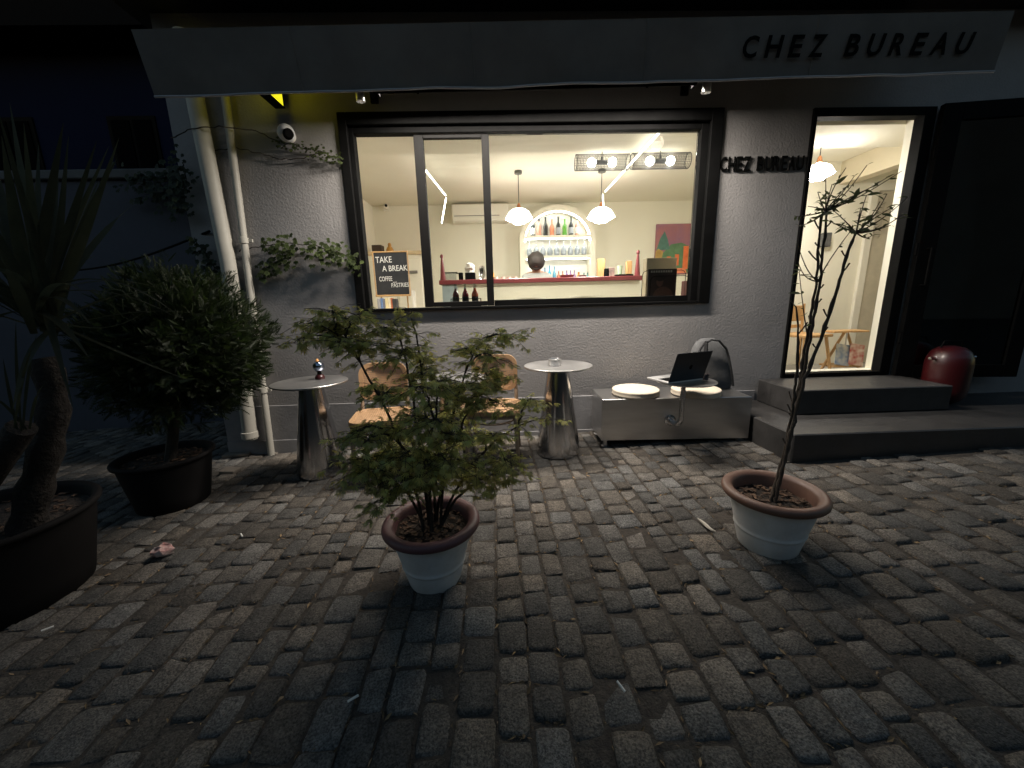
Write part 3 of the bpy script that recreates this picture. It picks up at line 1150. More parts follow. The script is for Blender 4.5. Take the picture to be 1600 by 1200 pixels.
def palmate(mb, p, dirv, nrm, s, rr):
    """seven-lobed leaf of narrow pointed lobes hanging from its stalk"""
    d = dirv.normalized()
    n_ = (nrm - d * nrm.dot(d)).normalized()
    sd = d.cross(n_)
    vs = [p]
    fs = []
    for a, l in ((-82, 0.5), (-50, 0.8), (-23, 0.95), (2, 1.05), (27, 0.95), (54, 0.78), (85, 0.48)):
        a = R(a + rr.uniform(-6, 6))
        u = d * math.cos(a) + sd * math.sin(a)
        w = -d * math.sin(a) + sd * math.cos(a)
        L_ = s * l
        dz = -n_ * (L_ * rr.uniform(0.1, 0.35))
        o = len(vs)
        vs += [p + u * L_ * 0.5 + w * L_ * 0.095 + dz * 0.3, p + u * L_ + dz, p + u * L_ * 0.5 - w * L_ * 0.095 + dz * 0.3]
        fs.append((0, o, o + 1, o + 2))
    mb._add(vs, fs)


def grow_maple():
    rr = random.Random(11)
    base = PL + Vector((0, 0.0, 0.25))
    tips = [(-0.819, 1.55, 1.11), (-0.798, 1.62, 1.181), (-0.672, 1.6, 1.215), (-0.576, 1.65, 1.197), (-0.472, 1.72, 1.17), (-0.408, 1.8, 1.218), (-0.62, 1.5, 1.1),
            (-0.528, 1.55, 1.079), (-0.392, 1.5, 1.044), (-0.332, 1.8, 0.983), (-0.145, 1.85, 1.01), (-0.028, 1.8, 1.086), (0.06, 1.75, 1.082), (-0.02, 1.6, 1.018), (0.049, 1.72, 0.91),
            (-0.038, 1.6, 0.881), (0.157, 1.7, 0.797), (0.221, 1.75, 0.697), (0.013, 1.5, 0.823), (-0.121, 1.45, 0.918), (-0.221, 1.4, 0.958), (-0.306, 1.35, 0.948), (-0.427, 1.4, 0.891),
            (-0.54, 1.42, 0.783), (-0.597, 1.4, 0.746), (-0.604, 1.42, 0.647), (-0.565, 1.4, 0.601), (-0.488, 1.38, 0.568), (-0.465, 1.36, 0.497), (-0.371, 1.3, 0.703),
            (-0.301, 1.28, 0.827), (-0.206, 1.25, 0.856), (-0.153, 1.32, 0.76), (-0.103, 1.5, 0.827), (-0.029, 1.45, 0.706), (0.033, 1.5, 0.578), (0.067, 1.56, 0.507), (-0.082, 1.4, 0.608),
            (-0.195, 1.33, 0.658), (-0.296, 1.3, 0.638), (-0.432, 1.5, 0.73), (-0.433, 1.75, 0.767), (-0.277, 1.9, 0.719), (-0.149, 1.85, 0.595), (-0.586, 1.8, 0.562), (-0.584, 1.7, 0.876), (-0.314, 1.85, 0.532),
            (-0.668, 1.7, 1.135), (-0.495, 1.6, 1.138), (-0.776, 1.7, 1.151), (-0.068, 1.75, 0.923), (-0.332, 1.6, 0.946), (-0.514, 1.3, 0.745), (-0.402, 1.42, 0.544), (-0.281, 1.45, 0.537), (-0.497, 1.5, 0.579), (-0.046, 1.55, 0.457), (-0.323, 1.5, 0.614), (-0.201, 1.65, 0.466), (-0.577, 1.55, 0.603)]
    leaves = MB()
    nb_ = 7
    stems = []
    for k in range(nb_):
        a = 2 * math.pi * k / nb_ + 0.3
        stems.append(base + Vector((math.cos(a) * 0.035, math.sin(a) * 0.035, 0)))
    mains = []
    prim = {1, 4, 5, 11, 14, 17, 23, 27, 36, 41, 31}
    order = sorted(range(len(tips)), key=lambda k: k not in prim)
    for i in order:
        tp = Vector(tips[i])
        if i in prim:
            st = min(stems, key=lambda s: (s - tp).length) if rr.random() < 0.6 else rr.choice(stems)
            out = tp - st
            b = st + Vector((out.x * 0.12, out.y * 0.12, max(0.16, out.z * 0.6)))
            c = tp - Vector((out.x * 0.35, out.y * 0.35, -0.05))
            pts = bez(st - Vector((0, 0, 0.03)), b, c, tp, 12)
            r0 = 0.0062
        else:
            cand = [(p - tp).length + 0.25 * max(0, p.z - tp.z + 0.05) + 0.12 * abs(k - 5) / 6 for m_ in mains for k, p in enumerate(m_) if 2 <= k <= 9]
            flat = [p for m_ in mains for k, p in enumerate(m_) if 2 <= k <= 9]
            st = flat[cand.index(min(cand))]
            out = tp - st
            b = st + Vector((out.x * 0.3, out.y * 0.3, out.z * 0.5 + 0.05))
            c = tp - Vector((out.x * 0.3, out.y * 0.3, -0.04))
            pts = bez(st, b, c, tp, 12)
            r0 = 0.0036
        pts = [p + Vector((rr.uniform(-0.006, 0.006), rr.uniform(-0.006, 0.006), 0)) if 0 < j < 12 else p for j, p in enumerate(pts)]
        if i in prim:
            mains.append(pts)
        mb = MB()
        mb.tube(pts, [r0 * (1 - j / 13) ** 0.8 + 0.001 for j in range(13)], 6)
        br = mb.build('branch', M_bark, maple, smooth=True)
        tw = MB()
        for j in range(5 if i in prim else 2, 13):
            p = pts[j]
            f = (j - 3) / 9
            for q in range(2 if j < 7 else 4):
                a = rr.uniform(0, 6.28)
                d = Vector((math.cos(a), math.sin(a), rr.uniform(-0.5, 0.35)))
                e = p + d * rr.uniform(0.03, 0.13)
                tw.tube([p, (p + e) / 2 + Vector((0, 0, 0.008)), e], 0.0011, 3, caps=False)
                for w_ in range(4):
                    lp = p.lerp(e, rr.uniform(0.45, 1.0)) + Vector((rr.uniform(-0.012, 0.012), rr.uniform(-0.012, 0.012), 0))
                    aa = a + rr.uniform(-1.3, 1.3)
                    ld = Vector((math.cos(aa), math.sin(aa), rr.uniform(-1.2, 0.1)))
                    t = rr.uniform(0.7, 1.6)
                    leaves.ct = (t * rr.uniform(0.9, 1.15), t, t * rr.uniform(0.7, 1.1))
                    palmate(leaves, lp, ld, Vector((rr.uniform(-0.6, 0.6), rr.uniform(-0.6, 0.6), 1)), rr.uniform(0.017, 0.032), rr)
        tw.build('twigs', M_bark, br)['kind'] = 'stuff'
    o = leaves.build('foliage', leafmat('maple_leaf', (0.33, 0.34, 0.12), (0.48, 0.48, 0.20)), maple)
    o['kind'] = 'stuff'


grow_maple()

# ---- sparse shrub with bare stems
PR = Vector((1.265, 1.625, gz(1.26) - 0.006))
shrub = thing('potted_shrub', 'tall bare-stemmed shrub with few leaves in a white pot with terracotta rim', 'potted plant', PR)
pot_parts(shrub, PR, 0.128, 0.188, 0.295, 0.218, 0.042, M_potw, M_terra, 0.225)


M_stem = pm('brown_stem', (0.07, 0.052, 0.038), 0.9, var=0.4, vs_=30, bump=0.6, bs=60)


def grow_shrub():
    rr = random.Random(4)
    Y = 1.64
    s0 = PR + Vector((-0.01, 0.0, 0.2))
    paths = [
        [tuple(s0), (1.299, 1.64, 0.49), (1.318, 1.64, 0.677), (1.307, 1.63, 0.86), (1.287, 1.62, 1.01), (1.282, 1.62, 1.115), (1.254, 1.62, 1.196), (1.231, 1.62, 1.223)],
        [tuple(s0 + Vector((0.01, 0.015, 0))), (1.338, 1.66, 0.545), (1.356, 1.67, 0.789), (1.374, 1.68, 1.063), (1.379, 1.68, 1.29), (1.373, 1.69, 1.481), (1.379, 1.7, 1.578)],
        [tuple(s0 + Vector((0.004, 0.008, 0))), (1.332, 1.66, 0.545), (1.354, 1.66, 0.792), (1.372, 1.66, 1.082), (1.378, 1.66, 1.3), (1.381, 1.67, 1.483), (1.383, 1.68, 1.599)],
        [tuple(s0 + Vector((0.012, -0.01, 0))), (1.311, 1.62, 0.657), (1.336, 1.62, 0.884), (1.384, 1.62, 1.052), (1.425, 1.62, 1.274), (1.456, 1.62, 1.454), (1.469, 1.62, 1.494)],
    ]
    rad = [[0.012, 0.0115, 0.011, 0.010, 0.008, 0.006, 0.004, 0.003], [0.012, 0.0115, 0.011, 0.010, 0.009, 0.008, 0.006],
           [0.012, 0.0115, 0.011, 0.0105, 0.010, 0.008, 0.006], [0.013, 0.012, 0.0115, 0.011, 0.010, 0.008, 0.006]]
    for pth, rd_ in zip(paths, rad):
        pts, rs = [], []
        for i in range(len(pth) - 1):
            a, b = Vector(pth[i]), Vector(pth[i + 1])
            n = max(2, int((b - a).length / 0.03))
            for k in range(n):
                pts.append(a.lerp(b, k / n) + Vector((rr.uniform(-0.0035, 0.0035), rr.uniform(-0.0035, 0.0035), 0)))
                knot = 0.8 if rr.random() < 0.22 else rr.uniform(0.52, 0.62)
                rs.append((rd_[i] + (rd_[i + 1] - rd_[i]) * k / n) * knot)
        pts.append(Vector(pth[-1]))
        rs.append(rd_[-1])
        mb = MB()
        mb.tube(pts, rs, 8)
        st = mb.build('stem', M_stem, shrub, smooth=True)
        mb = MB()      # stubs of pruned shoots
        for k in range(int(len(pts) * 0.25), len(pts) - 2, 2):
            if rr.random() < 0.5:
                a = rr.uniform(0, 6.28)
                l = rr.uniform(0.02, 0.07)
                e = pts[k] + Vector((math.cos(a) * l * 0.7, math.sin(a) * l * 0.5, l * 0.75))
                mb.tube([pts[k], pts[k].lerp(e, 0.55) + Vector((0, 0, -0.003)), e], [0.0035, 0.0028, 0.0034], 5)
        mb.build('stubs', M_stem, st)['kind'] = 'stuff'
    A, Bp = Vector((1.385, 1.69, 1.588)), Vector((1.469, 1.62, 1.489))
    C_ = Vector((1.369, 1.66, 1.3))
    sprays = [(A, (1.209, 1.6, 1.519)), (A, (1.352, 1.75, 1.622)), (A, (1.317, 1.66, 1.656)), (A, (1.472, 1.72, 1.763)), (A, (1.472, 1.7, 1.689)), (A, (1.481, 1.64, 1.644)),
              (A, (1.603, 1.7, 1.692)), (A, (1.746, 1.75, 1.756)), (A, (1.507, 1.66, 1.754)), (A, (1.343, 1.8, 1.591)), (A, (1.323, 1.6, 1.669)),
              (Bp, (1.342, 1.6, 1.574)), (Bp, (1.463, 1.7, 1.538)), (Bp, (1.299, 1.56, 1.527)), (Bp, (1.5, 1.58, 1.551)), (Bp, (1.592, 1.6, 1.584)), (Bp, (1.7, 1.66, 1.63)),
              (Bp, (1.589, 1.56, 1.545)), (Bp, (1.61, 1.62, 1.516)), (Bp, (1.649, 1.7, 1.654)), (Bp, (1.524, 1.66, 1.641)), (Bp, (1.517, 1.6, 1.475)), (A, (1.496, 1.7, 1.725)), (A, (1.388, 1.72, 1.74)), (Bp, (1.454, 1.6, 1.58)), (Bp, (1.624, 1.7, 1.624)), (A, (1.616, 1.68, 1.71)), (A, (1.247, 1.58, 1.544)),
              (C_, (1.24, 1.6, 1.326)), (C_, (1.24, 1.62, 1.383)), (C_, (1.428, 1.6, 1.496)), (C_, (1.255, 1.66, 1.467)), (Vector((1.365, 1.67, 1.064)), (1.259, 1.63, 1.34))]
    lm = leafmat('shrub_leaf', (0.075, 0.095, 0.04), (0.14, 0.16, 0.075))
    # one leaf mesh, shared
    mb = MB()
    for sgn in (1, -1):
        mb._add([(0, 0, 0), (0.3, 0.17 * sgn, 0.03), (0.62, 0.15 * sgn, 0.0), (1, 0, -0.12), (0.6, 0, -0.03), (0.3, 0, -0.01)],
                [(0, 5, 1), (5, 4, 2, 1), (4, 3, 2)])
    src = mb.build('leaf', lm, shrub, world=False)
    lme = src.data
    first = [src]
    nleaf = 0
    for k, (a, b) in enumerate(sprays):
        b = Vector(b)
        mid = a.lerp(b, 0.5) + Vector((rr.uniform(-0.02, 0.02), rr.uniform(-0.03, 0.03), rr.uniform(-0.035, 0.015)))
        pts = bez(a, a.lerp(mid, 0.6), mid, b, 9)
        mb = MB()
        mb.tube(pts, [0.0032 - 0.0002 * j for j in range(10)], 5)
        tw = mb.build('twig', M_stem, shrub, smooth=True)
        for j in range(2, 10):
            for side in (0, 1):
                if rr.random() < (0.55 if k < 28 else 0.25) and nleaf < 270:
                    if first:
                        o = first.pop()
                    else:
                        o = bpy.data.objects.new('leaf', lme)
                        COL.objects.link(o)
                        o.parent = shrub
                    d = (pts[min(9, j + 1)] - pts[j - 1]).normalized()
                    ang = math.atan2(d.y, d.x) + (1 if side else -1) * rr.uniform(0.5, 1.5)
                    s_ = rr.uniform(0.016, 0.034) if rr.random() < 0.9 else 0.05
                    o.location = pts[j] - shrub.location
                    o.rotation_euler = (rr.uniform(-0.9, 0.9), rr.uniform(-0.9, 0.6), ang)
                    o.scale = (s_, s_, s_)
                    nleaf += 1


grow_shrub()

# ---- yucca in a big dark pot at the left edge
PY = Vector((-2.36, 1.63, gz(-2.36) - 0.006))
yucca = thing('potted_yucca', 'spiky yucca with long sword leaves in a large dark pot', 'potted plant', PY)
pot_parts(yucca, PY, 0.30, 0.37, 0.42, 0.39, 0.03, M_darkpot, M_darkpot, 0.36, rings=False)
M_ybark = pm('yucca_bark', (0.022, 0.016, 0.012), 0.95, var=0.4, vs_=20, bump=1.0, bs=30, bdist=0.03)


def grow_yucca():
    rr = random.Random(9)
    b0 = PY + Vector((0.20, 0.0, 0.33))
    c1 = Vector((-1.939, 1.68, 1.063))
    mb = MB()
    pts = bez(b0, b0 + Vector((0.06, 0, 0.25)), c1 + Vector((0.07, 0, -0.25)), c1, 14)
    mb.tube(pts, [0.062 + 0.008 * math.sin(j * 2.1) - 0.0012 * j for j in range(15)], 12)
    mb.build('trunk', M_ybark, yucca, smooth=True)
    c2 = Vector((-1.907, 1.52, 0.809))
    mb = MB()
    mb.tube([PY + Vector((-0.02, -0.1, 0.33)), (c2 + PY) / 2 + Vector((0, -0.05, 0.2)), c2], [0.05, 0.047, 0.045], 12)
    mb.build('trunk', M_ybark, yucca, smooth=True)
    lm = leafmat('yucca_leaf', (0.035, 0.042, 0.024), (0.06, 0.067, 0.04), 0.55)
    H1 = Vector((-1.892, 1.68, 1.275))

    def leaf(base, tip, w, droop, n=9, fold=0.25):
        mb = MB()
        base, tip = Vector(base), Vector(tip)
        ax = tip - base
        mid = base + ax * 0.55 + Vector((0, 0, droop))
        pts = bez(base, base.lerp(mid, 0.66), mid.lerp(tip, 0.3), tip, n)
        vs, fs = [], []
        for i, p in enumerate(pts):
            d = (pts[min(n, i + 1)] - pts[max(0, i - 1)]).normalized()
            view = Vector((0, 0, 1)) if abs(d.z) < 0.75 else Vector((0.76, -0.65, 0.1))
            s_ = d.cross(view).normalized()
            u = s_.cross(d).normalized()
            t = i / n
            ww = 0.62 * w * (0.55 + 1.1 * t if t < 0.35 else (0.94 * (1 - ((t - 0.35) / 0.65) ** 1.5)) + 0.02)
            vs += [p - s_ * ww + u * ww * fold, p, p + s_ * ww + u * ww * fold]
            if i < n:
                for k in (0, 1):
                    fs.append((i * 3 + k, i * 3 + k + 1, i * 3 + k + 4, i * 3 + k + 3))
        t = rr.uniform(0.7, 1.25)
        mb.ct = (t, t, t)
        mb._add(vs, fs)
        mb.build('leaf', lm, yucca, smooth=True, origin=tuple(base), auto=60)

    for tip, w, dr in (((-1.681, 1.6, 1.918), 0.028, 0), ((-1.563, 1.62, 1.925), 0.030, 0.0), ((-1.68, 1.75, 1.934), 0.022, 0), ((-1.531, 1.7, 1.897), 0.024, 0.0), ((-1.56, 1.78, 1.906), 0.02, 0),
                       ((-1.411, 1.66, 1.89), 0.026, -0.02), ((-1.659, 1.5, 1.839), 0.034, 0), ((-1.958, 1.9, 1.962), 0.024, 0), ((-1.978, 1.85, 2.098), 0.026, 0), ((-1.8, 1.5, 1.666), 0.03, 0),
                       ((-1.246, 1.55, 1.236), 0.022, 0.22), ((-1.372, 1.35, 1.32), 0.024, 0.12), ((-1.591, 1.35, 1.394), 0.03, 0.1), ((-1.922, 1.5, 1.413), 0.03, 0.1), ((-1.403, 1.35, 1.095), 0.024, 0.08),
                       ((-1.426, 1.62, 1.244), 0.019, -0.12), ((-1.278, 1.6, 0.959), 0.016, -0.02), ((-1.668, 1.5, 0.88), 0.02, 0.12), ((-1.769, 1.4, 0.912), 0.026, 0.1), ((-2.132, 1.6, 1.081), 0.03, 0.12),
                       ((-2.286, 2.1, 1.592), 0.03, 0.1), ((-2.023, 2.1, 1.525), 0.026, 0.1), ((-2.005, 1.75, 1.965), 0.03, 0.05)):
        leaf(H1 + Vector((rr.uniform(-0.03, 0.03), rr.uniform(-0.03, 0.03), rr.uniform(-0.12, 0.03))), tip, w, dr)
    for k in range(26):
        az, el = rr.uniform(0, 6.28), rr.uniform(-0.2, 1.3)
        L_ = rr.uniform(0.45, 0.75)
        leaf(H1 + Vector((rr.uniform(-0.03, 0.03), rr.uniform(-0.03, 0.03), rr.uniform(-0.12, 0.05))),
             H1 + Vector((math.cos(az) * math.cos(el), math.sin(az) * math.cos(el), math.sin(el))) * L_, rr.uniform(0.018, 0.028), 0.12 * math.cos(el))
    for tip in ((-1.873, 1.5, 1.087), (-1.786, 1.5, 1.228), (-1.679, 1.45, 1.159), (-1.749, 1.5, 0.985), (-1.897, 1.45, 0.952), (-1.838, 1.6, 1.175)):
        leaf(c2 + Vector((rr.uniform(-0.02, 0.02), rr.uniform(-0.02, 0.02), -0.01)), tip, 0.008, 0.05)


grow_yucca()

# ---- dense conifer behind it
PC = Vector((-2.29, 2.52, gz(-2.29) - 0.006))
conifer = thing('potted_conifer', 'dense dark green conifer bush in a dark pot beside the corner pipe', 'potted plant', PC)
pot_parts(conifer, PC, 0.20, 0.255, 0.36, 0.275, 0.03, M_darkpot, M_darkpot, 0.31, rings=False)


def grow_conifer():
    rr = random.Random(3)
    cc = Vector((-2.09, 2.60, 1.0))
    mb = MB()
    mb.tube([PC + Vector((0.02, 0, 0.28)), PC + Vector((0.1, 0.02, 0.6)), cc + Vector((0, 0, 0.2))], [0.035, 0.03, 0.015], 9)
    mb.build('trunk', M_bark, conifer, smooth=True)
    mb = MB()
    rad = Vector((0.47, 0.46, 0.50))
    for k in range(8500):
        z = rr.uniform(-0.95, 1)
        a = rr.uniform(0, 6.28)
        r = math.sqrt(1 - z * z)
        d = Vector((r * math.cos(a), r * math.sin(a), z))
        lump = 1 + 0.24 * noise.noise(d * 2.3) + 0.2 * noise.noise(d * 5.0)
        dep = rr.uniform(0.5, 1.0)
        p = cc + Vector((d.x * rad.x, d.y * rad.y, d.z * rad.z)) * lump * dep
        if z < -0.4:
            p.x += 0.0
        ax = (d + Vector((rr.uniform(-1, 1), rr.uniform(-1, 1), rr.uniform(-0.5, 1.0)))).normalized()
        sd = ax.cross(Vector((rr.uniform(-1, 1), rr.uniform(-1, 1), rr.uniform(-1, 1)))).normalized()
        L_ = rr.uniform(0.05, 0.085)
        t = rr.uniform(0.55, 1.45)
        mb.ct = (t, t * rr.uniform(0.95, 1.1), t * 0.9)
        for q in range(7):
            f = q / 7
            b = p + ax * L_ * f
            for sg in ((1, -1) if q else (1,)):
                u = (ax * 0.8 + sd * sg * 0.75).normalized() * L_ * (0.55 - 0.35 * f)
                w = ax.cross(sd) * 0.002 + ax * 0.0042
                mb._add([b, b + u * 0.5 + w, b + u, b + u * 0.5 - w], [(0, 1, 2, 3)])
    o = mb.build('crown', leafmat('conifer_leaf', (0.013, 0.023, 0.007), (0.03, 0.044, 0.014)), conifer)
    o['kind'] = 'stuff'


grow_conifer()


# ---- climbing vines on the wall
def vine(name_label, stem_pts, leaf_rng, seed, n_leaf, y=FRONT - 0.012, dark=False, size=(0.03, 0.052), spread=0.05):
    rr = random.Random(seed)
    pts = [Vector(p) for p in stem_pts]
    fine = []
    for i in range(len(pts) - 1):
        for k in range(6):
            p = pts[i].lerp(pts[i + 1], k / 6)
            fine.append(p + Vector((rr.uniform(-0.008, 0.008), rr.uniform(-0.008, 0.0), rr.uniform(-0.008, 0.008))))
    fine.append(pts[-1])
    t = thing('climbing_vine', name_label, 'vine', fine[0], group='vines on the cafe wall')
    mb = MB()
    mb.tube(fine, 0.004, 5)
    mb.build('stem', M_bark, t)
    mb = MB()
    n = len(fine)
    for k in range(n_leaf):
        u = leaf_rng[0] + (leaf_rng[1] - leaf_rng[0]) * rr.random() ** 0.9
        i = min(n - 2, int(u * (n - 1)))
        p = fine[i].lerp(fine[i + 1], rr.random()) + Vector((rr.gauss(0, spread * 0.7), -abs(rr.gauss(0, spread * 0.5)) - 0.006, rr.gauss(-spread * 0.3, spread)))
        s_ = rr.uniform(*size)
        a = rr.uniform(-0.9, 0.9)
        d = Vector((math.sin(a), rr.uniform(-0.7, -0.1), -math.cos(a))).normalized()
        nn = Vector((rr.uniform(-0.4, 0.4), -1, rr.uniform(0, 0.8)))
        nn = (nn - d * nn.dot(d)).normalized()
        sd = d.cross(nn)
        tt = rr.uniform(0.6, 1.5)
        mb.ct = (tt, tt, tt * 0.9)
        for off in (-0.55, 0.0, 0.55):
            u_ = (d * math.cos(off) + sd * math.sin(off)) * s_ * (1.0 if off == 0 else 0.8)
            w = (sd * math.cos(off) - d * math.sin(off)) * s_ * 0.26
            mb._add([p, p + u_ * 0.45 + w, p + u_, p + u_ * 0.45 - w], [(0, 1, 2, 3)])
    o = mb.build('leaves', leafmat('dark_vine_leaf', (0.02, 0.03, 0.012), (0.035, 0.05, 0.02)) if dark else
                 leafmat('vine_leaf', (0.045, 0.065, 0.022), (0.085, 0.11, 0.04)), t)
    o['kind'] = 'stuff'
    return t


vine('leafy vine spreading across the wall left of the window at mid height',
     [(-2.108, 3.36, 1.707), (-1.934, 3.36, 1.738), (-1.752, 3.36, 1.759), (-1.498, 3.36, 1.734), (-1.322, 3.36, 1.691), (-1.169, 3.36, 1.617)], (0.25, 1.0), 2, 190, spread=0.055)
vine('hanging vine shoot below the mid-height vine left of the window',
     [(-1.604, 3.36, 1.716), (-1.705, 3.36, 1.659), (-1.827, 3.36, 1.601), (-1.951, 3.36, 1.533)], (0.2, 1.0), 12, 75, spread=0.035)
vine('thin vine running past the security camera to the top corner of the window',
     [(-2.422, 3.3, 2.517), (-2.226, 3.25, 2.551), (-1.992, 3.25, 2.566), (-1.825, 3.36, 2.572), (-1.642, 3.36, 2.499), (-1.453, 3.36, 2.447), (-1.31, 3.36, 2.414), (-1.187, 3.36, 2.367)], (0.55, 1.0), 3, 120, spread=0.024, size=(0.015, 0.03))
vine('bare vine stem on the wall below the security camera',
     [(-2.186, 3.36, 2.443), (-2.013, 3.36, 2.464), (-1.848, 3.36, 2.43), (-1.661, 3.36, 2.373), (-1.461, 3.36, 2.389), (-1.358, 3.36, 2.423)], (0.8, 1.0), 8, 12, spread=0.015, size=(0.012, 0.02))
vine('dark vine hanging at the corner of the wall behind the thick pipe',
     [(-2.399, 3.33, 2.351), (-2.387, 3.33, 2.238), (-2.459, 3.33, 2.124), (-2.443, 3.33, 2.008)], (0.0, 1.0), 5, 90, dark=True, spread=0.06, size=(0.03, 0.06))
vine('dark ivy clump spilling over the alley wall coping',
     [(-3.843, 4.55, 2.572), (-3.651, 4.55, 2.544), (-3.465, 4.55, 2.578), (-3.328, 4.55, 2.601), (-3.362, 4.5, 2.432)], (0.0, 1.0), 6, 220, dark=True, spread=0.10, size=(0.04, 0.08))
vine('dark vine clump low on the corner of the cafe beside the thick pipe',
     [(-2.408, 3.33, 1.807), (-2.361, 3.33, 1.708), (-2.316, 3.33, 1.629), (-2.29, 3.33, 1.543)], (0.0, 1.0), 7, 90, dark=True, spread=0.05, size=(0.03, 0.05))


# ================================================================== cone tables
def cone_table(c, top_z, label, rt=0.265, rb=0.178, rn=0.082):
    x, y = c
    z = gz(x) - 0.004
    t = thing('cone_table', label, 'table', (x, y, z), group='steel cone tables along the wall')
    mb = MB()
    mb.lathe([(rb - 0.004, 0.004), (rb, 0.012), (rb, 0.03), (rn, top_z - z - 0.02), (rn, top_z - z - 0.012)], 64, (x, y, z))
    mb.build('base', M_steel, t, smooth=True)
    mb = MB()
    mb.lathe([(0.0, top_z - z - 0.013), (rt - 0.004, top_z - z - 0.013), (rt, top_z - z - 0.010), (rt, top_z - z - 0.002), (rt - 0.002, top_z - z), (0.0, top_z - z)], 64, (x, y, z), caps=False)
    mb.build('table_top', M_brushed, t, smooth=True, auto=30)
    return t


cone_table((-1.435, 2.875), 0.70, 'steel cone table nearest the drainpipe with a small ornament on it')
cone_table((-0.37, 2.84), 0.70, 'steel cone table between the two cane chairs, behind the maple')
cone_table((0.445, 2.945), 0.757, 'steel cone table right of the cane chairs with a steel ashtray on it')

a = Vector((-1.403, 2.97, 0.7))
t = thing('table_ornament', 'small chrome ball ornament on a red foot on the left steel table', 'ornament', (a.x, a.y, 0.70))
mb = MB()
mb.lathe([(0.0, 0.0), (0.034, 0.0), (0.036, 0.012), (0.028, 0.03), (0.016, 0.036), (0.0, 0.037)], 20, (a.x, a.y, 0.70))
mb.build('foot', M_red, t, smooth=True)
mb = MB()
mb.lathe([(0.016, 0.036), (0.014, 0.055), (0.02, 0.06)], 14, (a.x, a.y, 0.70))
mb.build('neck', M_black, t, smooth=True)
mb = MB()
mb.sphere((a.x, a.y, 0.70 + 0.098), 0.043)
mb.build('ball', pm('blue_chrome', (0.45, 0.5, 0.62), 0.12, 1.0, var=0.02), t, smooth=True)
mb = MB()
mb.lathe([(0.0, 0.16), (0.008, 0.152), (0.014, 0.138), (0.012, 0.134)], 12, (a.x - 0.004, a.y, 0.70))
mb.build('tip', pm('orange_plastic', (0.55, 0.25, 0.06), 0.5), t, smooth=True)

a = Vector((0.417, 2.929, 0.757))
mb = MB()
mb.lathe([(0.0, 0.0), (0.047, 0.0), (0.05, 0.004), (0.05, 0.05), (0.046, 0.052), (0.043, 0.048), (0.043, 0.012), (0.0, 0.01)], 32, (a.x, a.y, 0.757), caps=False)
o = mb.build('steel_ashtray', M_brushed, smooth=True, origin=(a.x, a.y, 0.757))
tag(o, 'round steel ashtray on the right steel table', 'ashtray')


# ================================================================== cane chairs
def cane_panel(mb, fn, nu, nv, w):
    """woven lattice of flat strips over the surface fn(u, v) -> point, normal"""
    for k in range(nu + 1):
        u = k / nu
        for s_ in range(6):
            a_, n_ = fn(u, s_ / 6)
            b_, _ = fn(u, (s_ + 1) / 6)
            d = (b_ - a_).cross(n_).normalized() * w
            mb._add([a_ - d, a_ + d, b_ + d, b_ - d], [(0, 1, 2, 3)])
    for k in range(nv + 1):
        v = k / nv
        for s_ in range(6):
            a_, n_ = fn(s_ / 6, v)
            b_, _ = fn((s_ + 1) / 6, v)
            e = n_ * 0.0012
            d = (b_ - a_).cross(n_).normalized() * w
            mb._add([a_ - d + e, a_ + d + e, b_ + d + e, b_ - d + e], [(0, 1, 2, 3)])


def rounded(w, h, r, n=6):
    """outline of a rounded rectangle centred on 0"""
    out = []
    for cx_, cy_, a0 in ((w / 2 - r, h / 2 - r, 0), (-w / 2 + r, h / 2 - r, 90), (-w / 2 + r, -h / 2 + r, 180), (w / 2 - r, -h / 2 + r, 270)):
        for i in range(n + 1):
            a_ = R(a0 + 90 * i / n)
            out.append((cx_ + r * math.cos(a_), cy_ + r * math.sin(a_)))
    return out


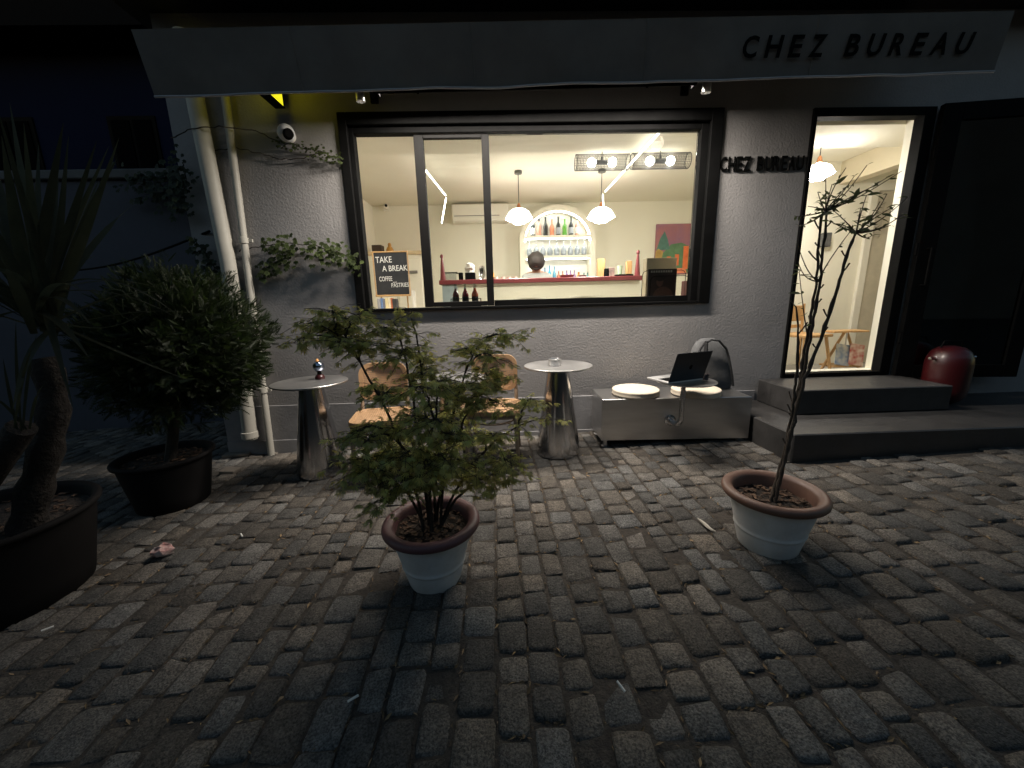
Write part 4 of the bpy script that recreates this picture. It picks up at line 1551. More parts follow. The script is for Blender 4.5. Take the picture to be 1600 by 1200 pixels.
def cane_chair(x, y, rz, label):
    """local: seat faces -y; legs on the ground"""
    t = thing('cane_chair', label, 'chair', (x, y, gz(x) - 0.006), rz, group='cane chairs under the window')
    sh = 0.455
    out = rounded(0.42, 0.40, 0.09)
    mb = MB()
    n = len(out)
    vs = []
    for (k, zz) in ((1.0, sh - 0.032), (1.0, sh - 0.006), (0.985, sh), (0.86, sh), (0.84, sh - 0.008), (0.84, sh - 0.03)):
        vs += [(p[0] * k, p[1] * k, zz) for p in out]
    fs = [(i * n + j, i * n + (j + 1) % n, (i + 1) * n + (j + 1) % n, (i + 1) * n + j) for i in range(5) for j in range(n)]
    fs += [(5 * n + j, 5 * n + (j + 1) % n, (j + 1) % n, j) for j in range(n)]
    mb._add(vs, fs)
    seat = mb.build('seat', M_chairw, t, smooth=True, world=False)
    mb = MB()
    cane_panel(mb, lambda u, v: (Vector(((u - 0.5) * 0.35, (v - 0.5) * 0.335, sh - 0.006 - 0.012 * math.sin(u * math.pi) * math.sin(v * math.pi))), Vector((0, 0, 1))), 22, 21, 0.0052)
    mb.build('cane', M_cane, seat, world=False)
    # back
    bh, bw, bz = 0.29, 0.37, 0.66
    tilt = R(9)

    def bp(u, v, off=0.0):
        cx_ = u
        yy = 0.205 + (bz + v - 0.45) * math.tan(tilt) * 0.9 + 0.035 * (1 - (u / 0.185) ** 2) + off
        return Vector((cx_, yy, bz + v))

    out = rounded(bw, bh, 0.085)
    mb = MB()
    vs = []
    for (k, off) in ((1.0, -0.011), (1.0, 0.011), (0.84, 0.011), (0.84, -0.011)):
        vs += [bp(p[0] * k, p[1] * (k if k == 1 else 0.81), off) for p in out]
    fs = [(i * n + j, i * n + (j + 1) % n, ((i + 1) % 4) * n + (j + 1) % n, ((i + 1) % 4) * n + j) for i in range(4) for j in range(n)]
    mb._add(vs, fs)
    back = mb.build('backrest', M_chairw, t, smooth=True, world=False)
    mb = MB()
    cane_panel(mb, lambda u, v: (bp((u - 0.5) * 0.315, (v - 0.5) * 0.24), Vector((0, -1, 0.15))), 21, 17, 0.0050)
    mb.build('cane', M_cane, back, world=False)
    # legs
    for sx in (-1, 1):
        mb = MB()
        mb.tube([(sx * 0.175, -0.165, sh - 0.03), (sx * 0.185, -0.185, 0.2), (sx * 0.195, -0.20, 0.0)], [0.017, 0.015, 0.011], 10)
        mb.build('leg', M_chairleg, t, smooth=True, world=False)
        mb = MB()
        p1 = bp(sx * 0.172, -0.11, 0.012)
        p2 = bp(sx * 0.176, 0.06, 0.014)
        mb.tube([(sx * 0.19, 0.27, 0.0), (sx * 0.178, 0.205, 0.3), (sx * 0.175, 0.198, sh - 0.01), p1, p2], [0.012, 0.015, 0.016, 0.014, 0.011], 10)
        mb.build('leg', M_chairleg, t, smooth=True, world=False)
    mb = MB()
    ring = [(0.16 * math.cos(a_), 0.155 * math.sin(a_), 0.345) for a_ in [2 * math.pi * i / 28 for i in range(29)]]
    mb.tube(ring, 0.0085, 7, caps=False)
    for sx in (-1, 1):
        for sy in (-1, 1):
            mb.tube([(sx * 0.115, sy * 0.11, 0.345), (sx * 0.185, sy * 0.185, 0.33)], 0.006, 6)
    mb.build('stretcher', M_chairleg, t, smooth=True, world=False)
    mb = MB()
    mb.tube([(p[0] * 0.9, p[1] * 0.9, sh - 0.05) for p in rounded(0.42, 0.40, 0.09)] + [(0.21 * 0.9, 0.11 * 0.9, sh - 0.05)], 0.014, 6, caps=False)
    mb.build('apron', M_chairleg, t, smooth=True, world=False)
    return t


cane_chair(-0.905, 2.80, R(8), 'cane chair left of the maple, next to the left steel table')
cane_chair(-0.07, 2.86, R(-4), 'cane chair right of the maple, next to the ashtray table')

# ================================================================== steel bench with swivel tray
BZ = 0.465
bench = thing('steel_bench', 'brushed steel box bench against the wall beside the entrance steps', 'bench', (1.4, 3.1, 0.08))
bx = [(0.80, 2.955), (1.985, 2.895), (1.995, FRONT - 0.04), (0.81, FRONT - 0.04)]
mb = MB()
zb0, zb1 = 0.115, BZ
cen = Vector((1.4, 3.13, 0))
vs = []
for k, zz in ((0.006, zb0), (0.0, zb0 + 0.006), (0.0, zb1 - 0.005), (0.005, zb1)):
    for p in bx:
        v = Vector((p[0], p[1], 0))
        d = cen - v
        vs.append((p[0] + k * (1 if d.x > 0 else -1), p[1] + k * (1 if d.y > 0 else -1), zz))
fs = [(i * 4 + j, i * 4 + (j + 1) % 4, (i + 1) * 4 + (j + 1) % 4, (i + 1) * 4 + j) for i in range(3) for j in range(4)]
fs += [(3, 2, 1, 0), (12, 13, 14, 15)]
mb._add(vs, fs)
mb.build('box', M_bench, bench)
for p in bx:
    sx = 1 if p[0] < 1.4 else -1
    sy = 1 if p[1] < 3.1 else -1
    mb = MB()
    fx, fy = p[0] + sx * 0.045, p[1] + sy * 0.04
    mb.lathe([(0.03, 0.0), (0.032, 0.012), (0.02, 0.02), (0.012, 0.14)], 16, (fx, fy, gz(fx) - 0.01))
    mb.build('foot', M_brushed, bench, smooth=True)
TC = Vector((1.365, 2.745, 0.645))
mb = MB()
fy = 2.955 - 0.06 * (1.34 - 0.80) / 1.185
mb.lathe([(0.0, 0.0), (0.045, 0.0), (0.045, 0.014), (0.028, 0.02), (0.026, 0.035)], 24, (1.345, fy - 0.0005, 0.285), Matrix.Rotation(R(90), 4, 'X'))
mb.build('flange', M_steel, bench, smooth=True)
mb = MB()
el = [Vector((1.345, fy - 0.01, 0.285))] + [Vector((1.345 + 0.02 * i / 8, fy - 0.10 - 0.05 * math.sin(i / 8 * math.pi / 2), 0.285 + 0.05 * (1 - math.cos(i / 8 * math.pi / 2)))) for i in range(9)] + [Vector((TC.x, fy - 0.15, 0.62)), Vector((TC.x, fy - 0.15, 0.638))]
mb.tube(el, 0.019, 16)
mb.build('swivel_arm', M_steel, bench, smooth=True)
mb = MB()
mb.lathe([(0.0, -0.008), (0.207, -0.008), (0.21, -0.005), (0.21, 0.0), (0.0, 0.0)], 48, TC, caps=False)
mb.build('tray', M_brushed, bench, smooth=True)

for k, (cx_, cy_, lab) in enumerate(((1.115, 3.09, 'round cream seat cushion on the left half of the steel bench'),
                                     (1.595, 3.03, 'round cream seat cushion under the laptop tray on the steel bench'))):
    mb = MB()
    r = 0.192
    prof = [(0.0, 0.0), (r - 0.012, 0.0)] + [(r - 0.012 + 0.012 * math.cos(a_), 0.012 + 0.012 * math.sin(a_)) for a_ in [R(-60 + 30 * i) for i in range(4)]] + \
           [(r - 0.003, 0.027)] + [(r - 0.016 + 0.014 * math.cos(a_), 0.04 + 0.013 * math.sin(a_)) for a_ in [R(-20 + 25 * i) for i in range(5)]] + [(r * 0.6, 0.058), (0.0, 0.060)]
    mb.lathe(prof, 40, (cx_, cy_, BZ + 0.001), caps=False)
    o = mb.build('seat_cushion', M_cush, smooth=True, origin=(cx_, cy_, BZ + 0.001))
    tag(o, lab, 'cushion', 'round cushions on the bench')

# laptop, open, standing on the swivel tray
lap = thing('laptop', 'open dark-lidded laptop on the swivel tray of the steel bench', 'laptop', (1.185, 2.63, TC.z + 0.002), R(20))
Lw, Ld = 0.325, 0.225
M_alu = pm('laptop_silver', (0.62, 0.61, 0.60), 0.4, 0.6, var=0.03)
M_lid = pm('laptop_dark', (0.035, 0.035, 0.038), 0.4, 0.5, var=0.05)
mb = MB()
mb.rbox(0, Lw, 0, Ld, 0.0, 0.014, 0.003)
lb = mb.build('base', M_alu, lap, world=False)
mb = MB()
for r_ in range(5):
    for c_ in range(13):
        x_ = 0.022 + c_ * 0.0217
        y_ = 0.035 + r_ * 0.0195
        mb.box(x_, x_ + 0.018, y_, y_ + 0.016, 0.0141, 0.0155)
mb.build('keys', M_black, lb, world=False)
mb = MB()
mb.box(Lw * 0.34, Lw * 0.66, 0.15, 0.215, 0.0141, 0.0146)
mb.build('trackpad', pm('trackpad_silver', (0.5, 0.5, 0.5), 0.3, 0.6), lb, world=False)
TL = Matrix.Translation((0, 0.004, 0.014)) @ Matrix.Rotation(R(18), 4, 'X')
mb = MB()
mb.rbox(0, Lw, -0.004, 0.003, 0.0, 0.222, 0.002, TL)
ld_ = mb.build('lid', M_lid, lap, world=False)
mb = MB()
mb.box(0.008, Lw - 0.008, 0.0031, 0.0036, 0.01, 0.215, TL)
mb.build('screen', pm('screen_off', (0.01, 0.01, 0.012), 0.15), ld_, world=False)
mb = MB()
em = []
for i in range(20):
    a_ = 2 * math.pi * i / 20
    r_ = 0.016 * (1 - 0.12 * math.cos(2 * a_)) * (0.84 if abs(a_ - 6.1) < 0.3 or a_ < 0.1 else 1)
    em.append(TL @ Vector((Lw / 2 + r_ * math.cos(a_), -0.0041, 0.108 + r_ * math.sin(a_))))
mb.prism(em, TL.to_3x3() @ Vector((0, -0.0006, 0)))
mb.build('emblem', M_black, ld_, world=False)

mb = MB()
cp_ = (1.515, 2.755, TC.z + 0.001)
mb.lathe([(0.0, 0.0), (0.02, 0.0), (0.022, 0.004), (0.024, 0.045), (0.021, 0.047), (0.019, 0.01), (0.0, 0.008)], 20, cp_, caps=False)
o = mb.build('small_cup', pm('dark_cup', (0.06, 0.05, 0.05), 0.3), smooth=True, origin=cp_)
tag(o, 'small dark cup on the swivel tray behind the laptop', 'cup')

# grey bag standing on the bench
bag = thing('grey_bag', 'grey felt backpack with black straps standing on the bench against the wall', 'bag', (1.79, 3.20, BZ))
M_felt = pm('grey_felt', (0.10, 0.10, 0.102), 0.95, var=0.15, vs_=30, bump=0.3, bs=200)
mb = MB()
vs, fs = [], []
levels = [(0.0, 0.17, 0.075, 0.02), (0.04, 0.185, 0.085, 0.015), (0.15, 0.175, 0.085, 0.01), (0.27, 0.155, 0.075, 0.0), (0.35, 0.13, 0.06, -0.005), (0.405, 0.095, 0.045, -0.01), (0.43, 0.05, 0.025, -0.015)]
n = 24
for (h_, a_, b_, sx) in levels:
    for j in range(n):
        t_ = 2 * math.pi * j / n
        cx_, sy_ = math.cos(t_), math.sin(t_)
        e = 0.55
        vs.append((1.80 + sx + a_ * math.copysign(abs(cx_) ** e, cx_), 3.235 + b_ * math.copysign(abs(sy_) ** e, sy_) + h_ * 0.06, BZ + 0.002 + h_))
for i in range(len(levels) - 1):
    for j in range(n):
        fs.append((i * n + j, i * n + (j + 1) % n, (i + 1) * n + (j + 1) % n, (i + 1) * n + j))
fs += [tuple(range(n))[::-1], tuple((len(levels) - 1) * n + j for j in range(n))]
mb._add(vs, fs)
mb.build('body', M_felt, bag, smooth=True, auto=60)
M_strap = pm('black_webbing', (0.012, 0.012, 0.013), 0.8)
mb = MB()
mb.tube([(1.70, 3.17, BZ + 0.39), (1.76, 3.155, BZ + 0.43), (1.83, 3.16, BZ + 0.42), (1.90, 3.165, BZ + 0.35), (1.925, 3.16, BZ + 0.28), (1.96, 3.145, BZ + 0.12), (1.98, 3.15, BZ + 0.03)], 0.009, 6)
mb.build('strap', M_strap, bag, smooth=True)
mb = MB()
mb.tube([(1.71, 3.17, BZ + 0.40), (1.665, 3.14, BZ + 0.36), (1.63, 3.13, BZ + 0.28), (1.635, 3.13, BZ + 0.16)], 0.011, 6)
mb.build('strap', M_strap, bag, smooth=True)
mb = MB()
mb.tube([(1.715, 3.15, BZ + 0.42), (1.71, 3.13, BZ + 0.3), (1.70, 3.13, BZ + 0.15)], 0.015, 6)
mb.build('handle', M_strap, bag, smooth=True)

# red canister on the lower step
can = thing('red_canister', 'glossy red domed canister standing on the dark step beside the door', 'canister', (3.83, 3.13, 0.302))
mb = MB()
pr2 = [(q_[0] * 0.88, q_[1] * 0.97) for q_ in [(0.0, 0.0), (0.07, 0.002), (0.12, 0.02), (0.155, 0.07), (0.165, 0.13), (0.168, 0.34), (0.16, 0.40), (0.135, 0.455), (0.09, 0.49), (0.03, 0.503), (0.0, 0.504)]]
mb.lathe(pr2, 40, (3.83, 3.13, 0.302), caps=False)
mb.build('body', M_red, can, smooth=True, auto=60)
for sx in (-1, 1):
    mb = MB()
    mb.tube([(3.83 + sx * 0.15, 3.12, 0.302 + 0.385), (3.83 + sx * 0.2, 3.11, 0.302 + 0.39)], 0.012, 10)
    mb.build('lug', M_steel, can, smooth=True)
mb = MB()
mb.tube([(3.73, 3.13, 0.302 + 0.475), (3.74, 3.12, 0.302 + 0.53), (3.90, 3.12, 0.302 + 0.53), (3.92, 3.13, 0.302 + 0.475)], 0.006, 8)
mb.build('handle', M_black, can, smooth=True)

# ================================================================== litter on the yard
rr = random.Random(31)
a = (-1.839, 1.884, -0.034)
mb = MB()
mb.sphere((a[0], a[1], a[2] + 0.03), 0.042, 12, 8, (1.3, 1.0, 0.75))
mb.v = [tuple(Vector(v) + Vector((noise.noise(Vector(v) * 40), noise.noise(Vector(v) * 40 + Vector((5, 0, 0))), noise.noise(Vector(v) * 40 + Vector((0, 9, 0))))) * 0.02) for v in mb.v]
o = mb.build('crumpled_wrapper', pm('pinkish_paper', (0.42, 0.16, 0.15), 0.8, col2=(0.6, 0.55, 0.5), vs_=30), origin=a)
tag(o, 'crumpled pinkish paper wrapper lying on the cobbles near the dark pots', 'litter')
a = Vector((1.041, 1.854, 0.066))
b = Vector((1.071, 1.731, 0.067))
mb = MB()
pts = bez(a, a.lerp(b, 0.3) + Vector((0.01, -0.03, 0.0)), a.lerp(b, 0.7) + Vector((-0.02, -0.02, 0)), b, 8)
mb.tube([p + Vector((0, 0, 0.008)) for p in pts], [0.002, 0.006, 0.008, 0.009, 0.009, 0.008, 0.007, 0.005, 0.002], 6)
o = mb.build('pale_peel', pm('pale_strip', (0.55, 0.5, 0.42), 0.7), smooth=True, origin=tuple(a))
tag(o, 'pale curled strip lying on the cobbles left of the terracotta-rimmed pot', 'litter')
for k, (s_, lab) in enumerate((((-0.506, 1.009, 0.012), 'white cigarette end on the cobbles in front of the mauve-rimmed pot'),
                               ((0.348, 0.978, 0.042), 'white cigarette end upright in a joint at the bottom centre'),
                               ((-1.912, 1.41, -0.037), 'white scrap on the cobbles beside the big dark pot'),
                               ((-1.508, 2.015, -0.023), 'white scrap on the cobbles left of the maple pot'))):
    mb = MB()
    d = Vector((rr.uniform(-1, 1), rr.uniform(-1, 1), 0.1)).normalized() * 0.017
    p = Vector(s_) + Vector((0, 0, 0.009))
    mb.tube([p - d, p - d * 0.3, p + d], [0.0038, 0.004, 0.0036], 7)
    o = mb.build('cigarette_end', pm('white_paper', (0.75, 0.73, 0.68), 0.8), origin=tuple(p))
    tag(o, lab, 'litter')
for k, (s_, ln, lab) in enumerate((((-2.403, 3.35, -0.054), 0.22, 'short weathered board lying at the foot of the thick pipe'),
                                   ((-2.217, 2.973, -0.048), 0.13, 'loose pale stone chip beside the conifer pot'))):
    mb = MB()
    mb.rbox(-ln / 2, ln / 2, -0.045, 0.045, 0.0, 0.03, 0.006, Matrix.Translation((s_[0], s_[1], s_[2])) @ Matrix.Rotation(R(14 - 20 * k), 4, 'Z'))
    o = mb.build('loose_board' if k == 0 else 'stone_chip', pm('weathered_board', (0.20, 0.17, 0.14), 0.9, var=0.3), origin=s_)
    tag(o, lab, 'board' if k == 0 else 'stone')
mb = MB()       # dry leaves, straw and grit caught in the joints
for k in range(3200):
    st = rr.choice(STONES[:700])
    q = st[1]
    e = rr.randrange(4)
    f = rr.random()
    a_, b_ = Vector((*q[e], 0)), Vector((*q[(e + 1) % 4], 0))
    p = a_.lerp(b_, f)
    cen_ = Vector(((q[0][0] + q[2][0]) / 2, (q[0][1] + q[2][1]) / 2, 0))
    p = p + (p - cen_).normalized() * 0.006
    l = rr.uniform(0.004, 0.016)
    ang = math.atan2(b_.y - a_.y, b_.x - a_.x) + rr.gauss(0, 0.4)
    Mx = Matrix.Translation((p.x, p.y, gz(p.x) - rr.uniform(-0.001, 0.010))) @ Matrix.Rotation(ang, 4, 'Z') @ Matrix.Rotation(rr.uniform(-0.7, 0.7), 4, 'X') @ Matrix.Rotation(rr.uniform(-0.3, 0.3), 4, 'Y')
    g_ = rr.uniform(0.3, 1.0) * (2.2 if rr.random() < 0.14 else 1)
    mb.ct = (g_, g_ * 0.88, g_ * rr.uniform(0.6, 0.8))
    w_ = l * rr.uniform(0.15, 0.4)
    mb._add([Mx @ Vector(v) for v in ((-l, 0, 0), (-l * 0.2, -w_, 0.002), (l, 0, 0.001), (l * 0.1, w_, 0.003))], [(0, 1, 2, 3)])
o = mb.build('joint_litter', pm('dry_litter', (0.20, 0.155, 0.105), 0.9, tint=True))
tag(o, 'dry leaf bits and straw caught in the joints between cobbles', 'leaf litter', kind='stuff')

# ================================================================== inside the bar
ORD = ['first', 'second', 'third', 'fourth', 'fifth', 'sixth', 'seventh', 'eighth', 'ninth', 'tenth', 'eleventh', 'twelfth']

# ---- counter
CT = 1.53
bar = thing('bar_counter', 'cream bar counter with a dark red top inside the window', 'counter', (0.55, 5.2, FLOOR))
mb = MB()
mb.rbox(-0.74, 1.87, 4.98, 5.5, CT - 0.055, CT, 0.006)
mb.build('counter_top', M_redwood, bar)
mb = MB()
mb.box(-0.68, 1.81, 5.05, 5.45, FLOOR, CT - 0.055)
mb.build('front_panel', M_cream, bar)
mb = MB()
mb.rbox(-0.71, -0.52, 5.02, 5.05, FLOOR, CT - 0.06, 0.004)
mb.build('end_panel', pm('grey_panel', (0.35, 0.42, 0.46), 0.35), bar)
for k, (px_, lab) in enumerate(((-0.70, 'tall slim dark red cone at the left end of the bar counter'), (1.79, 'tall slim dark red cone at the right end of the bar counter'))):
    mb = MB()
    mb.lathe([(0.0, 0.0), (0.036, 0.0), (0.036, 0.01), (0.016, 0.24), (0.012, 0.27), (0.022, 0.275), (0.022, 0.30), (0.010, 0.315), (0.0, 0.32)], 18, (px_, 5.08, CT + 0.001), caps=False)
    tag(mb.build('red_cone', M_redwood, smooth=True, origin=(px_, 5.08, CT + 0.001)), lab, 'ornament', 'red cones on the bar')

# ---- arched shelf
AX0, AX1 = 0.345, 1.52
acx, aw = (AX0 + AX1) / 2, (AX1 - AX0) / 2
shelf = thing('arched_shelf', 'lit arched bottle shelf against the back wall behind the bar', 'shelf', (acx, 6.35, FLOOR))
spring = 2.14
yb, yf = 6.485, 6.2


def arch_pts(w, rise, n=20):
    return [(acx + w * math.cos(math.pi * i / n), spring + rise * math.sin(math.pi * i / n)) for i in range(n + 1)]


def arch_ring(mb, w0, r0, w1, r1, y0, y1, zb_):
    oo = [(acx + w1, zb_)] + arch_pts(w1, r1) + [(acx - w1, zb_)]
    ii = [(acx + w0, zb_)] + arch_pts(w0, r0) + [(acx - w0, zb_)]
    k = len(oo)
    vs = [(p[0], y0, p[1]) for p in oo] + [(p[0], y0, p[1]) for p in ii] + [(p[0], y1, p[1]) for p in oo] + [(p[0], y1, p[1]) for p in ii]
    fs = []
    for i in range(k - 1):
        fs += [(i, i + 1, k + i + 1, k + i), (2 * k + i, 3 * k + i, 3 * k + i + 1, 2 * k + i + 1), (i, 2 * k + i, 2 * k + i + 1, i + 1), (k + i, k + i + 1, 3 * k + i + 1, 3 * k + i)]
    fs += [(0, k, 3 * k, 2 * k), (k - 1, 3 * k - 1, 4 * k - 1, 2 * k - 1)]
    mb._add(vs, fs)


mb = MB()
arch_ring(mb, aw - 0.075, 0.44, aw, 0.52, yf, yb, FLOOR)
mb.build('frame', M_cream, shelf)
mb = MB()
ii = [(acx + aw - 0.07, FLOOR)] + arch_pts(aw - 0.07, 0.445) + [(acx - aw + 0.07, FLOOR)]
mb.prism([(p[0], yb - 0.012, p[1]) for p in ii], (0, 0.01, 0))
mb.build('back_panel', M_white, shelf)
mb = MB()
arch_ring(mb, aw - 0.092, 0.423, aw - 0.077, 0.438, yf + 0.03, yf + 0.05, spring + 0.02)
mb.build('arch_light', M_strip, shelf)
SH = [(2.185, 2.225), (1.885, 1.925), (1.48, 1.52)]
for a_, b_ in SH:
    mb = MB()
    mb.rbox(AX0 + 0.078, AX1 - 0.078, yf + 0.005, yb - 0.014, a_, b_, 0.003)
    o = mb.build('shelf_board', M_cream, shelf)
    if a_ > 1.6:
        mb = MB()
        mb.box(AX0 + 0.1, AX1 - 0.1, yf + 0.02, yf + 0.04, a_ - 0.012, a_ - 0.001)
        mb.build('light_strip', M_strip, o)


def bottle(x, y, z, h, r, cols, label, group, name='bottle'):
    """cols: body, neck/capsule, label colour or None"""
    t = thing(name, label, 'bottle', (x, y, z), group=group)
    mb = MB()
    mb.lathe([(0.0, 0.0), (r, 0.002), (r, h * 0.52), (r * 0.85, h * 0.60), (r * 0.42, h * 0.72), (r * 0.36, h * 0.80)], 14, (x, y, z), caps=False)
    b_ = mb.build('body', cols[0], t, smooth=True)
    mb = MB()
    mb.lathe([(r * 0.37, h * 0.74), (r * 0.38, h * 0.97), (r * 0.44, h * 0.975), (r * 0.44, h), (0.0, h)], 12, (x, y, z), caps=False)
    mb.build('neck', cols[1], t, smooth=True)
    if cols[2] is not None:
        mb = MB()
        mb.lathe([(r * 1.015, h * 0.12), (r * 1.015, h * 0.44)], 14, (x, y, z), caps=False)
        mb.build('paper_label', cols[2], b_, smooth=True)
    return t


def bm(name, col):
    return pm('bottle_' + name, col, 0.15, coat=0.3, var=0.05)


dk, pink, grn, rose = bm('dark', (0.012, 0.016, 0.014)), bm('pink', (0.62, 0.28, 0.20)), bm('green', (0.10, 0.30, 0.04)), bm('coral', (0.62, 0.22, 0.12))
wl_, gl_ = pm('paper_white', (0.7, 0.7, 0.66), 0.8), pm('paper_grey', (0.35, 0.37, 0.40), 0.8)
cols = [(dk, dk, wl_, 'dark wine bottle with a white label'), (pink, dk, None, 'pink wine bottle with a dark cap'), (dk, dk, None, 'plain dark slim bottle'), (rose, rose, None, 'coral rounded bottle'),
        (dk, dk, gl_, 'dark bottle with a wide grey label'), (grn, grn, None, 'bright green bottle'), (dk, dk, gl_, 'dark grey-labelled bottle beside the green one'), (pink, dk, wl_, 'pink bottle with a white label')]
for i, c in enumerate(cols):
    x = 0.56 + i * 0.0995
    bottle(x, 6.33, 2.226, 0.285 if i not in (3, 5) else 0.25, 0.036, c[:3], '%s, %s from the left on the top shelf' % (c[3], ORD[i]), 'bottles on the top shelf of the arch')
for i in range(9):
    x = 0.50 + i * 0.108
    t = thing('wine_glass', 'wine glass hanging upside down, %s from the left under the top shelf' % ORD[i], 'glass', (x, 6.32, 1.93), group='hanging wine glasses')
    mb = MB()
    z = 2.172
    mb.lathe([(0.034, -0.001), (0.034, -0.004), (0.005, -0.012)], 14, (x, 6.32, z))
    mb.build('foot', M_cgl, t, smooth=True)
    mb = MB()
    mb.lathe([(0.0045, -0.012), (0.0045, -0.085), (0.012, -0.095)], 10, (x, 6.32, z))
    mb.build('stem', M_cgl, t, smooth=True)
    mb = MB()
    mb.lathe([(0.012, -0.095), (0.033, -0.125), (0.043, -0.165), (0.038, -0.225), (0.036, -0.225), (0.041, -0.165), (0.031, -0.127), (0.0, -0.10)], 16, (x, 6.32, z), caps=False)
    mb.build('bowl', pm('smoky_glass', (0.30, 0.33, 0.36), 0.12, var=0.1), t, smooth=True)
low = [(0.49, (0.03, 0.03, 0.03), 0.17, 'dark small'), (0.745, (0.10, 0.35, 0.55), 0.24, 'pale blue'), (0.82, (0.06, 0.40, 0.60), 0.27, 'bright blue'), (0.895, (0.12, 0.36, 0.50), 0.26, 'slim blue'),
       (0.965, (0.55, 0.18, 0.10), 0.18, 'orange-red'), (1.03, (0.60, 0.22, 0.12), 0.18, 'salmon'), (1.095, (0.30, 0.16, 0.42), 0.19, 'purple'), (1.155, (0.36, 0.20, 0.46), 0.19, 'lilac'), (1.215, (0.30, 0.18, 0.36), 0.19, 'dusky violet'),
       (1.285, (0.70, 0.30, 0.06), 0.16, 'round orange'), (1.37, (0.10, 0.30, 0.32), 0.15, 'teal'), (1.425, (0.14, 0.34, 0.36), 0.15, 'pale teal')]
for i, (x, c, h, nm) in enumerate(low):
    bottle(x, 6.33, 1.521, h, 0.027 if i != 9 else 0.04, (bm('low%d' % i, c), bm('low_cap%d' % i, [k * 0.6 for k in c]), None), '%s bottle, %s from the left on the lower lit shelf' % (nm, ORD[i]), 'bottles on the lower shelf of the arch')

# ---- air conditioner
ac = thing('air_conditioner', 'white split air conditioner high on the back wall', 'air conditioner', (-0.24, BACK, 2.46))
mb = MB()
mb.rbox(-0.68, 0.20, 6.28, BACK - 0.002, 2.455, 2.715, 0.02)
mb.build('housing', M_white, ac)
mb = MB()
mb.box(-0.64, 0.05, 6.274, 6.2795, 2.535, 2.545)
mb.build('slot', pm('slot_grey', (0.2, 0.19, 0.17), 0.6), ac)
mb = MB()
mb.rbox(-0.66, 0.18, 6.262, 6.2795, 2.468, 2.50, 0.004)
mb.build('flap', M_white, ac)


# ---- lamps
def pendant(x, y, zs, label, sc=1.0):
    t = thing('pendant_lamp', label, 'lamp', (x, y, zs), group='opal pendant lamps')
    mb = MB()
    mb.lathe([(0.0, 0.0), (0.045, 0.0), (0.045, -0.03), (0.0, -0.032)], 18, (x, y, CEIL - 0.001), caps=False)
    mb.build('canopy', pm('lamp_grey', (0.10, 0.10, 0.09), 0.5), t, smooth=True)
    mb = MB()
    mb.tube([(x, y, CEIL - 0.03), (x, y, zs + 0.13 * sc)], 0.005, 8)
    mb.build('rod', pm('lamp_grey', (0.1, 0.1, 0.09), 0.5), t)
    mb = MB()
    mb.lathe([(0.008, 0.155), (0.018, 0.14), (0.026, 0.10), (0.03, 0.09)], 16, (x, y, zs))
    mb.build('holder', pm('copper', (0.45, 0.2, 0.1), 0.3, 1.0), t, smooth=True)
    mb = MB()
    mb.lathe([(0.03 * sc, 0.095 * sc), (0.075 * sc, 0.085 * sc), (0.12 * sc, 0.055 * sc), (0.15 * sc, 0.005 * sc), (0.152 * sc, -0.003 * sc)], 32, (x, y, zs), caps=False)
    sh_ = mb.build('shade', M_lamp, t, smooth=True)
    mb = MB()
    mb.lathe([(0.152 * sc, -0.006 * sc), (0.162 * sc, -0.02 * sc), (0.12 * sc, -0.045 * sc), (0.085 * sc, -0.055 * sc), (0.07 * sc, -0.075 * sc), (0.0, -0.085 * sc)], 32, (x, y, zs), caps=False)
    mb.build('bowl', M_bowl, sh_, smooth=True)
    mb = MB()
    mb.torus((x, y, zs - 0.0045), 0.153 * sc, 0.0018, 32, 5)
    mb.build('band', pm('lamp_grey', (0.1, 0.1, 0.09), 0.5), sh_)
    return t


p1 = (0.274, 4.95, 2.243)
p2 = (1.269, 4.95, 2.239)
pendant(p1[0], 4.95, p1[2], 'opal glass pendant lamp left of the arched shelf')
pendant(p2[0], 4.95, p2[2], 'opal glass pendant lamp right of the arched shelf')
p3 = (3.228, 4.1, 2.431)
pendant(p3[0], 4.1, p3[2], 'opal pendant lamp inside the doorway', 0.85)

# light tubes
for pts, lab in ((((-0.692, 4.2, 2.548), (-0.618, 5.15, 2.55)), 'slanting white light tube under the ceiling at the left'),
                 (((-0.618, 5.2, 2.533), (-0.692, 5.2, 2.235)), 'short white light tube hanging beside the air conditioner'),
                 (((1.395, 3.56, 2.611), (1.37, 5.15, 2.562)), 'long white light tube under the ceiling at the right'),
                 (((1.351, 5.2, 2.538), (1.364, 5.2, 2.342)), 'short white light tube hanging above the right pendant lamp')):
    t = thing('light_tube', lab, 'lamp', pts[1], group='white light tubes')
    a, b = Vector(pts[0]), Vector(pts[1])
    mb = MB()
    mb.tube([a, b], 0.0085, 8)
    mb.build('tube', M_led, t, smooth=True)
    for e, f in ((a, b), (b, a)):
        mb = MB()
        d = (f - e).normalized()
        mb.tube([e - d * 0.012, e + d * 0.003], 0.0095, 8)
        mb.build('end_cap', M_white, t)


